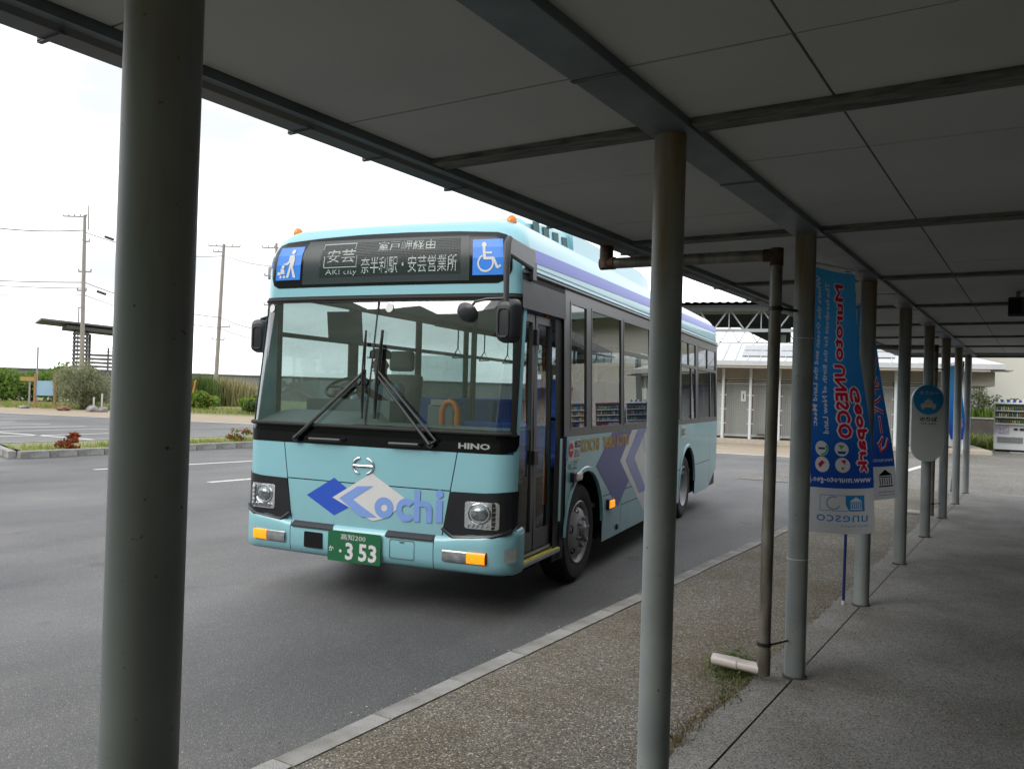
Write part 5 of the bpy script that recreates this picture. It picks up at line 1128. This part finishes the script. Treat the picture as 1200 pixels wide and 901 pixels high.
q0, q1 = at(222.5, 466, 54), at(229, 447, 54); o = MB().tube([(q0.x, q0.y, 0), q1], .06, 8).tube([q1, q1+(q1-q0).normalized()*.1], [.06, .02], 8).build('orange_stake', mat('orange_paint', (.55, .20, .04), .7)); tag(o, 'leaning orange stake among the tall grass', 'stake')
# slatted pavilion
A0 = at(84, 460, 58); A1 = at(150, 460, 60); rzp = math.atan2(A1.y-A0.y, A1.x-A0.x)
M_TIM = mat('grey_timber', (.165, .165, .16), .85, scale=4, stretch=(1, 6, 6)); M_SHEET = mat('roof_dark', (.11, .115, .12), .6)
pv = thing('slatted_pavilion', 'dark timber pavilion with a flat roof and slatted walls', 'pavilion', (A0.x, A0.y, 0), rzp)
zt = lambda py: CAM_H+(447.5-py)/F_PX*58
MB().box((2.4, 1.5, zt(384)), (9.0, 5.0, .14), ry=R(3.2)).build('roof', M_SHEET, pv); MB().box((3.0, 1.0, zt(389.5)), (7.0, 3.4, .24), ry=R(3.2)).build('roof_beam', M_TIM, pv)
sl_ = None
for k in range(17):
    z = .3+k*.285
    MB().box((.45, .0, z), (.95, .95, .16)).build('slat', M_TIM, pv)
for x in (0.06, .85): MB().box((x, .1, 2.6), (.14, .14, 5.0)).build('post', M_TIM, pv)
for k in range(13):
    z = .2+k*.27; MB().box((3.3, .25, z), (4.6, .05, .17)).build('slat', M_TIM, pv)
for z in (3.72, 3.98): MB().box((3.3, .25, z), (4.6, .05, .05)).build('rail', M_TIM, pv)
for x in (2.25, 3.45, 4.6): MB().box((x, .22, 2.0), (.12, .1, 4.0)).build('post', M_TIM, pv)
for x in (1.3, 2.9, 4.9, 6.4): MB().box((x, 2.4, 2.5), (.16, .16, 5.0)).build('post', M_TIM, pv)
MB().box((3.4, 2.4, .5), (6.2, .5, .1)).build('bench_seat', M_TIM, pv)
# utility poles and lines
M_POLEC = mat('pole_concrete', (.33, .30, .27), .8, scale=2)
def upole(label, px0, py_top, dep, tilt, arms, r=.17):
    b = at(px0, 470, dep); top = at(px0+tilt, py_top, dep); t = thing('utility_pole', label, 'utility pole', (b.x, b.y, 0)); o0 = Vector((b.x, b.y, 0)); tl = top-o0
    MB().tube([(0, 0, -.2), tl], [r, r*.6], 10).build('shaft', M_POLEC, t, smooth=True); ex = rgt
    for f_, hw, hh in arms:
        c = tl*f_; a = MB().bar(c-Vector((ex.x, ex.y, 0))*hw[0], c+Vector((ex.x, ex.y, 0))*hw[1], .09, .09).build('crossarm', M_GREYP, t); mb = MB()
        for s_ in lin(-hw[0], hw[1], hh):
            p = c+Vector((ex.x, ex.y, 0))*s_; mb.lathe([(.03, .04), (.06, .08), (.03, .12), (.055, .16), (.02, .22)], p, n=8)
        mb.build('insulator', mat('porcelain', (.45, .45, .44), .4), a)
    return t
t = upole('leftmost utility pole rising behind the slatted pavilion', 95, 252, 57, 4.5, [(.99, (1.5, .1), 4), (.86, (.1, .35), 1), (.70, (.35, .5), 2), (.60, (.4, .2), 1)])
MB().tube([(.15, 0, 11.9), (.0, 0, 13.6)], .05, 6).build('top_spike', M_GREYP, t)
upole('wooden toned utility pole standing among the reeds left of the bus', 251.5, 286, 72, 11, [(.985, (1.3, 1.4), 4), (.95, (.9, .0), 2), (.48, (.0, .9), 1), (.40, (.5, .5), 2)], .2)
t = upole('utility pole half hidden behind the bus corner', 321, 285, 66, 3, [(.97, (1.1, .8), 4), (.80, (.9, .5), 3), (.62, (.9, .5), 3)], .16)
MB().lathe([(.001, -.5), (.28, -.48), (.28, .4), (.22, .5), (.001, .5)], (-.75, 0, 10.6), n=14).build('transformer', mat('transformer_grey', (.20, .21, .22), .5), t, smooth=True)
for x in (-.75, -.5): MB().tube([(x, 0, 8.5), (x, 0, 10.2)], .04, 6).build('conductor', M_BLACK, t)
def wire(label, a, b, sag=.5, r=.018):
    r *= 1.35
    a, b = Vector(a), Vector(b); P = [a.lerp(b, s_)-Vector((0, 0, sag*4*s_*(1-s_))) for s_ in lin(0, 1, 18)]; o = MB().tube(P, r, 5).build('overhead_wire', mat('wire', (.22, .22, .23), .6)); tag(o, label, 'wire', 'overhead power lines')
wire('highest power line running left from the leftmost utility pole', at(-90, 252, 52), at(97, 270, 57), .4, .03); wire('power line from the leftmost pole top to the wooden toned pole', at(99, 272, 57), at(262, 300, 72), .6, .022)
wire('middle power line left of the leftmost utility pole', at(-90, 324, 54), at(96, 331, 57), .1, .025); wire('lower power line left of the leftmost utility pole', at(-90, 329, 54), at(96, 338, 57), .1, .02); wire('lowest power line left of the leftmost utility pole', at(-90, 342, 54), at(95, 346, 57), .1, .016)
wire('power line between the leftmost and wooden toned poles at mid height', at(99, 331, 57), at(258, 372, 72), .4, .022); wire('lower power line between the leftmost and wooden toned poles', at(99, 346, 57), at(257, 384, 72), .4, .02)
wire('upper power line from the wooden toned pole to the bus corner pole', at(258, 372, 72), at(324, 390, 66), .2, .02); wire('lower power line from the wooden toned pole to the bus corner pole', at(257, 384, 72), at(324, 402, 66), .2, .02)
wire('high power line from the wooden toned pole to the bus corner pole', at(264, 300, 72), at(324, 312, 66), .2, .016); wire('power line high behind the bus and the station roof', at(324, 312, 66), at(960, 352, 90), 1.2, .02)
for px, py in ((128, 279), (119, 343)):
    o = MB().tube([at(px-5, py-1.6, 60), at(px+5, py+2, 60)], .09, 8).build('cable_joint', M_BLACK); tag(o, 'dark cable joint hanging on the '+('upper' if py < 300 else 'lower')+' power line beside the first thick post', 'cable joint')
lp = thing('lamp_post', 'slim street lamp post behind the pavilion roof', 'street lamp', gat(88.5, 64)); h_ = CAM_H+(447-362)/F_PX*64
MB().tube([(0, 0, 0), (0, 0, h_)], .05, 8).build('shaft', M_GREYP, lp); MB().box((.15, .08, h_), (.42, .12, .09), rz=YAW).build('lamp_head', M_GREYP, lp)

# ------------------------------------------------------------------ station across the forecourt
S0 = Vector((-9.62, 32.42, 0)); sdir = Vector((.980, .199, 0)).normalized(); sn = Vector((-sdir.y, sdir.x, 0)); srz = math.atan2(sdir.y, sdir.x)
stn = thing('station_building', 'low station building with white columns, louvred walls and pale metal roof', 'building', S0, srz)
M_STW = mat('station_white', (.50, .52, .53), .6, var=.1); M_COLW = mat('column_white', (.62, .66, .68), .45, var=.06); M_FASC = mat('fascia_tan', (.33, .30, .25), .7, var=.1)
M_TIN = mat('tin_roof', (.52, .54, .56), .45, .3, var=.15, scale=1.5); M_LOUV = mat('louvre_white', (.55, .56, .55), .5)
XL, XR = -9.0, 8.05
MB().box(((XL+XR)/2, 2.2, .07), (XR-XL+.3, 5.8, .16)).build('floor', mat('station_floor', (.42, .37, .30), .8), stn, bevel=.01)
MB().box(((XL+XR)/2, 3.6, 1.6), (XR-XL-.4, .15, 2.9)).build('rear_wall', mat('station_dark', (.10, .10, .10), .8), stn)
MB().box(((XL+XR)/2, 1.4, 2.92), (XR-XL, 4.6, .06)).build('ceiling', M_FASC, stn)
MB().box(((XL+XR)/2-.15, .38, 2.70), (XR-XL-.5, .12, .40)).build('fascia', M_FASC, stn)
MB().box(((XL+XR)/2, -.62, 3.08), (XR-XL+1.0, .10, .19)).build('eave_gutter', M_STW, stn, bevel=.01); MB().box((XR+.45, 1.6, 3.08), (.10, 4.4, .19)).build('eave_gutter', M_STW, stn)
MB().box(((XL+XR)/2+.25, -.1, 2.96), (XR-XL+1.0, 1.0, .03)).build('eave_soffit', M_FASC, stn)
MB().box((XR-.2, 1.6, 2.66), (.9, 3.6, .5)).build('fascia', M_FASC, stn)
# hipped roof with standing seams
y0_, y1_, rid = -.62, 4.6, 1.55
e = [(XL-.5, y0_, 3.17), (XR+.5, y0_, 3.17), (XR+.5, y1_, 3.17), (XL-.5, y1_, 3.17), (XL-.5, 1.9, 3.17+rid*.55), (XR-2.2, 1.9, 3.17+rid*.55)]
rf = MB().add(e, [(0, 1, 5, 4), (1, 2, 5), (2, 3, 4, 5), (3, 0, 4), (0, 3, 2, 1)]).build('roof', M_TIN, stn)
mb = MB()
for k in range(36):
    x = XL-.3+k*.46; t_ = 1 if x < XR-2.2 else max(0, (XR+.5-x)/2.7)
    if x > XR+.4: break
    mb.bar((x, y0_, 3.185), (x, y0_+(1.9-y0_)*t_, 3.185+rid*.55*t_), .03, .035)
mb.build('roof_seam', M_TIN, rf)
for x0 in (-.35, 1.05, 2.45, 3.85): # flat skylight strips lying on the roof slope
    for k in (0, 1):
        ya, yb = -.1+k*.8, .62+k*.8; zz = lambda y: 3.21+rid*.55*(y-y0_)/(1.9-y0_); MB().add([(x0, ya, zz(ya)), (x0+1.25, ya, zz(ya)), (x0+1.25, yb, zz(yb)), (x0, yb, zz(yb))], [(0, 1, 2, 3)]).build('skylight', mat('skylight_grey', (.30, .31, .33), .35), rf)
col = None
for x in [-8.3, -7.26, -6.22, -5.18, -4.14, -3.1, -2.07, -1.04, 0, 1.07, 2.14, 3.2, 4.3, 5.15, 6.25, 7.35]:
    if col is None:
        col = MB().tube([(0, 0, .15), (0, 0, 2.92)], .058, 14).build('column', M_COLW, stn, smooth=True); o = col
        clip = MB()
        for z in (.75, 1.3, 1.85): clip.box((0, 0, z), (.26, .03, .025))
        clip = clip.build('rail_clip', M_COLW, col)
    else: o = copy_to(col, stn); copy_to(clip, o)
    o.location = (x, 0, 0)
def station_bay(x0, x1, kind):
    w_ = x1-x0; xc = (x0+x1)/2
    p = MB().box((xc, .42, 1.28), (w_-.10, .03, 1.96)).build('wall_panel', mat('mesh_panel', (.30, .31, .30), .8, var=.25, scale=60) if kind != 2 else mat('pale_panel', (.36, .40, .40), .6), stn)
    mb = MB()
    if kind == 0:
        for k in range(int(w_/.085)): mb.box((x0+.08+k*.085, .40, 1.28), (.012, .02, 1.9))
        for k in range(22): mb.box((xc, .398, .40+k*.085), (w_-.14, .014, .010))
    mb.box((xc, .40, 2.28), (w_-.08, .05, .06)).box((xc, .40, .27), (w_-.08, .05, .10)); mb.build('panel_grid', mat('grid_grey', (.38, .39, .38), .7), p)
    for k in range(5): MB().box((xc, .40, 2.34+k*.075), (w_-.14, .05, .03), rx=R(25)).build('louvre', M_LOUV, p)
    MB().box((x0+.03, .41, 1.4), (.06, .06, 2.5)).build('frame_post', mat('brown_frame', (.12, .085, .06), .7), stn)
xs_ = [-8.3, -7.26, -6.22, -5.18, -4.14, -3.1, -2.07, -1.04, 0, 1.07, 2.14, 3.2, 4.3, 5.15, 6.25, 7.35]
for k in range(len(xs_)-1): station_bay(xs_[k], xs_[k+1], 2 if k % 4 == 2 else 0)
MB().box((-.30, .385, 1.82), (.20, .01, .42)).build('notice', M_WHITE, stn); MB().box((-.30, .378, 1.80), (.03, .004, .2)).build('notice_mark', M_DARK, stn)
MB().box((.55, .1, .33), (.55, .3, .05)).box((.6, .1, .45), (.04, .04, .3)).build('low_bench', mat('bench_dark', (.05, .04, .035), .7), stn)

# train shed roof behind the station
tc0 = S0+sn*9.5; cz = thing('platform_canopy', 'steel truss platform roof with a corrugated sheet behind the station', 'canopy', tc0, srz)
M_TRU = mat('truss_steel', (.40, .43, .46), .5, .2, var=.2); M_TRUD = mat('truss_dark', (.05, .055, .06), .7)
zb, ztp = 5.15, 6.25; xa, xb = -9, 7.5
MB().box(((xa+xb)/2, 0, ztp), (xb-xa, .16, .24)).build('top_chord', M_TRU, cz); MB().box(((xa+xb)/2, 0, zb), (xb-xa, .14, .16)).build('bottom_chord', M_TRU, cz)
x = xa
while x < xb-.1:
    MB().bar((x, 0, zb), (x+.78, 0, ztp), .07, .07).build('truss_brace', M_TRU, cz); MB().bar((x+.78, 0, ztp), (x+1.56, 0, zb), .07, .07).build('truss_brace', M_TRU, cz); MB().box((x+.78, .0, (zb+ztp)/2), (.05, .05, ztp-zb)).build('truss_post', M_TRU, cz); x += 1.56
MB().box((1.55, -.02, (zb+ztp)/2), (.55, .2, ztp-zb)).build('gusset_plate', M_TRU, cz)
prof = []; nx = int((xb-xa)/.2)
for k in range(nx*2): prof.append((xa+k*.1, (.06 if (k//2) % 2 else 0)))
V = [(x, -.9, ztp+.20+z) for x, z in prof]+[(x, 9, ztp+.75+z) for x, z in prof]; n = len(prof)
MB().add(V, [(i, i+1, n+i+1, n+i) for i in range(n-1)]+[]).build('roof_sheet', M_TRUD, cz); MB().box(((xa+xb)/2, 4, ztp+.32), (xb-xa, 9.5, .05), rx=R(3)).build('roof_lining', M_TRUD, cz)
for yy in (2.4, 4.8): MB().box(((xa+xb)/2, yy, ztp-.3), (xb-xa, .1, .5)).build('purlin', M_TRUD, cz)
MB().box(((xa+xb)/2, 5.0, zb-.28), (xb-xa, .06, .06)).build('rear_chord', M_TRUD, cz); MB().box(((xa+xb)/2, 5.0, zb+.62), (xb-xa, .06, .1)).build('rear_chord', M_TRUD, cz)
x = xa
while x < xb-.1:
    MB().bar((x, 5, zb-.28), (x+.5, 5, zb+.6), .035, .035).build('rear_brace', M_TRUD, cz); MB().bar((x+.5, 5, zb+.6), (x+1., 5, zb-.28), .035, .035).build('rear_brace', M_TRUD, cz); x += 1.0
for x0 in (-4.6, 0.55, 4.9): MB().add([(x0-2.5, 3, zb+.5), (x0+.3, 3, zb+.5), (x0+.3, 3, zb-.6), (x0-.3, 3, zb-.6)]+[(x0-2.5, 3.3, zb+.5), (x0+.3, 3.3, zb+.5), (x0+.3, 3.3, zb-.6), (x0-.3, 3.3, zb-.6)], [(0, 1, 2, 3), (4, 7, 6, 5), (0, 3, 7, 4), (3, 2, 6, 7)]).build('knee_plate', M_TRUD, cz)
for x0 in (-4.4, .5, 4.8): MB().box((x0, 3, zb/2), (.25, .25, zb)).build('leg', M_TRU, cz)

# cream building at the end, low wall, bank, plants, vending machines
M_CREAM = mat('cream_render', (.62, .61, .56), .8, var=.05, scale=.6)
cb_ = thing('cream_building', 'plain cream rendered building behind the vending machine', 'building', (2.0, 49, 0), R(3))
MB().box((.5, 4, 3.6), (16.6, 8, 7.4)).build('wall', M_CREAM, cb_); MB().box((2.0, 3.6, 7.25), (14.6, 10, .18)).build('roof', M_STW, cb_)
MB().box((2, -1.36, 7.1), (14.6, .14, .35)).build('eave_gutter', mat('eave_green', (.30, .40, .38), .6), cb_)
for k in range(12): MB().box((-4.4+k*1.2, -1.1, 6.9), (.08, .5, .1)).build('eave_bracket', M_BAND, cb_)
for x in (2.6, 3.4, 4.3, 5.1, 7.2, 8.0):
    wn = MB().box((x, -.03, 4.6), (.7, .08, 1.1)).build('window_frame', M_BAND, cb_); MB().box((x, -.075, 4.6), (.6, .01, 1.0)).build('pane', mat('dark_pane', (.02, .025, .03), .1), wn)
MB().box((4.5, -.6, 2.9), (5, 1.2, .15)).build('door_canopy', M_BAND, cb_)
rw = thing('retaining_wall', 'low dark concrete wall holding the grass bank left of the vending machine', 'wall', (-3.0, 46.5, 0), R(4))
MB().box((1.5, 0, .55), (7, .35, 1.15)).build('wall', mat('dark_concrete', (.085, .075, .07), .9, scale=2, col2=(.05, .045, .045)), rw); MB().box((1.5, -.02, 1.14), (7.05, .42, .07)).build('coping', M_KERB, rw)
tag(MB().grid(lambda x, y: Vector((x, y, .9+.28*(y-46.7)*.5)), [-6.5, -3, 2.2], [46.7, 48.3]).build('grass_bank', M_EARTH), kind='structure')
mb = MB(); P = [(rn.uniform(-6.4, 2), rn.uniform(46.7, 48.2), 1.0+.1*rn.random()) for k in range(2600)]; blades(mb, P, .25, .75, .035, 3, .6, rn); tag(mb.build('bank_grass', [LB[0], LB[1], LM[2]]), 'fresh green grass on the bank above the dark wall', 'grass', kind='stuff')
mb = MB(); P = [(-2.5+rn.gauss(0, .55)+.3, 40+rn.uniform(-2.2, 4), 0) for k in range(2600)]; blades(mb, P, .08, .6, .03, 4, .8, rn); tag(mb.build('rough_grass', [LM[2], LB[1], LG[0], LM[0]]), 'rough grass tufts below the dark wall', 'grass', kind='stuff')
shrub('wispy_shrub', 'wispy grey green shrub on the bank against the cream building', 'shrub', (-2.7, 47.6, 1.2), (.95, .6, 1.35), 1500, .16, [LO[0], LO[1], LM[1]], 16, 4)
shrub('bank_shrub', 'dark green shrub on the bank beside the station roof end', 'shrub', (-3.9, 47.8, 1.1), (.8, .6, .7), 1100, .16, [LM[1], LM[0]], 10, 2)
shrub('bank_shrub', 'dark green shrub on the bank beside the vending machine', 'shrub', (-1.5, 47.8, 1.1), (.9, .6, .75), 1100, .16, [LM[1], LM[0]], 10, 2)
def vending(x, y, label, body_m, accent, seed):
    r_ = random.Random(seed); v = thing('vending_machine', label, 'vending machine', (x, y, 0), R(-2))
    MB().box((0, .35, .98), (1.1, .70, 1.80)).build('cabinet', body_m, v, bevel=.02); MB().box((0, .35, .04), (1.0, .6, .08)).build('base', M_DARK, v)
    ca = MB().box((0, -.005, 1.44), (1.0, .03, .78)).build('display_window', mat('display_green', (.06, .16, .07), .6), v); 
    cols = [mat('can_%d' % k, c, .35) for k, c in enumerate(((.30, .07, .06), (.07, .17, .09), (.08, .12, .28), (.5, .47, .43), (.34, .24, .09), (.16, .10, .07), (.25, .31, .16)))]
    for j, z in enumerate((1.58, 1.33, 1.09)):
        MB().box((0, -.07, z-.02), (1.0, .14, .03)).build('shelf', M_WHITE, ca); mb = MB()
        for k in range(14): mb.box((-.45+k*.069, -.145, z-.03), (.035, .012, .03))
        mb.build('price_button', M_WHITE, ca)['kind'] = 'stuff'
        for k in range(13):
            h = r_.uniform(.11, .17) if j < 2 else .12; b = MB().lathe([(.024, 0), (.026, .01), (.026, h*.7), (.012, h*.85), (.012, h), (.001, h)], (-.44+k*.073, -.09, z), n=8).build('drink_bottle', r_.choice(cols), ca)
    MB().box((0, -.06, 1.84), (1.1, .1, .05)).build('top_trim', body_m, v)
    mb = MB()
    for k in range(9): mb.lathe([(.045, 0), (.045, .08), (.02, .12), (.001, .13)], (-.4+k*.1, .2, 1.86), n=8, mi=k % 2)
    if seed == 1: mb.build('top_poster', [M_WHITE, M_NAVY, accent], v)
    MB().box((-.28, -.012, .83), (.5, .02, .30)).build('poster', mat('poster_violet', (.22, .20, .30), .5, var=.8, scale=12, col2=(.6, .58, .62)), v); MB().box((.18, -.012, .87), (.12, .02, .08)).build('coin_panel', M_BLACK, v); MB().box((.38, -.012, .87), (.14, .02, .09)).build('card_reader', M_LEDG, v)
    MB().box((0, -.012, .45), (.84, .02, .2)).build('pickup_flap', mat('flap_grey', (.22, .23, .23), .3), v); MB().box((0, -.02, .56), (.84, .03, .03)).build('flap_trim', M_ALU, v)
vending(-1.03, 36.9, 'white drinks vending machine at the end of the walkway', mat('vend_white', (.66, .68, .70), .35, var=.04), M_RED, 1)
vending(.35, 37.0, 'red drinks vending machine right of the white one', mat('vend_red', (.26, .04, .045), .35), M_WHITE, 2); vending(1.7, 37.05, 'blue drinks vending machine with yellow top sign', mat('vend_blue', (.07, .13, .28), .35), M_ORAN, 3)
for o_ in ([(-1.05, 35.9)]): tag(MB().box((o_[0]+.6, o_[1], .02), (1.1, .7, .05)).build('concrete_pad', M_KERB), 'small concrete pad before the vending machines', 'slab')
gp_ = thing('end_post', 'dark grey steel post at the right edge behind the vending machine', 'post', (-1.05, 44, 0)); MB().box((.62, 0, 2.2), (.28, .28, 4.6)).build('shaft', mat('post_dark', (.10, .10, .10), .7), gp_); MB().box((.62, 0, .05), (.5, .5, .1)).build('base', M_KERB, gp_)
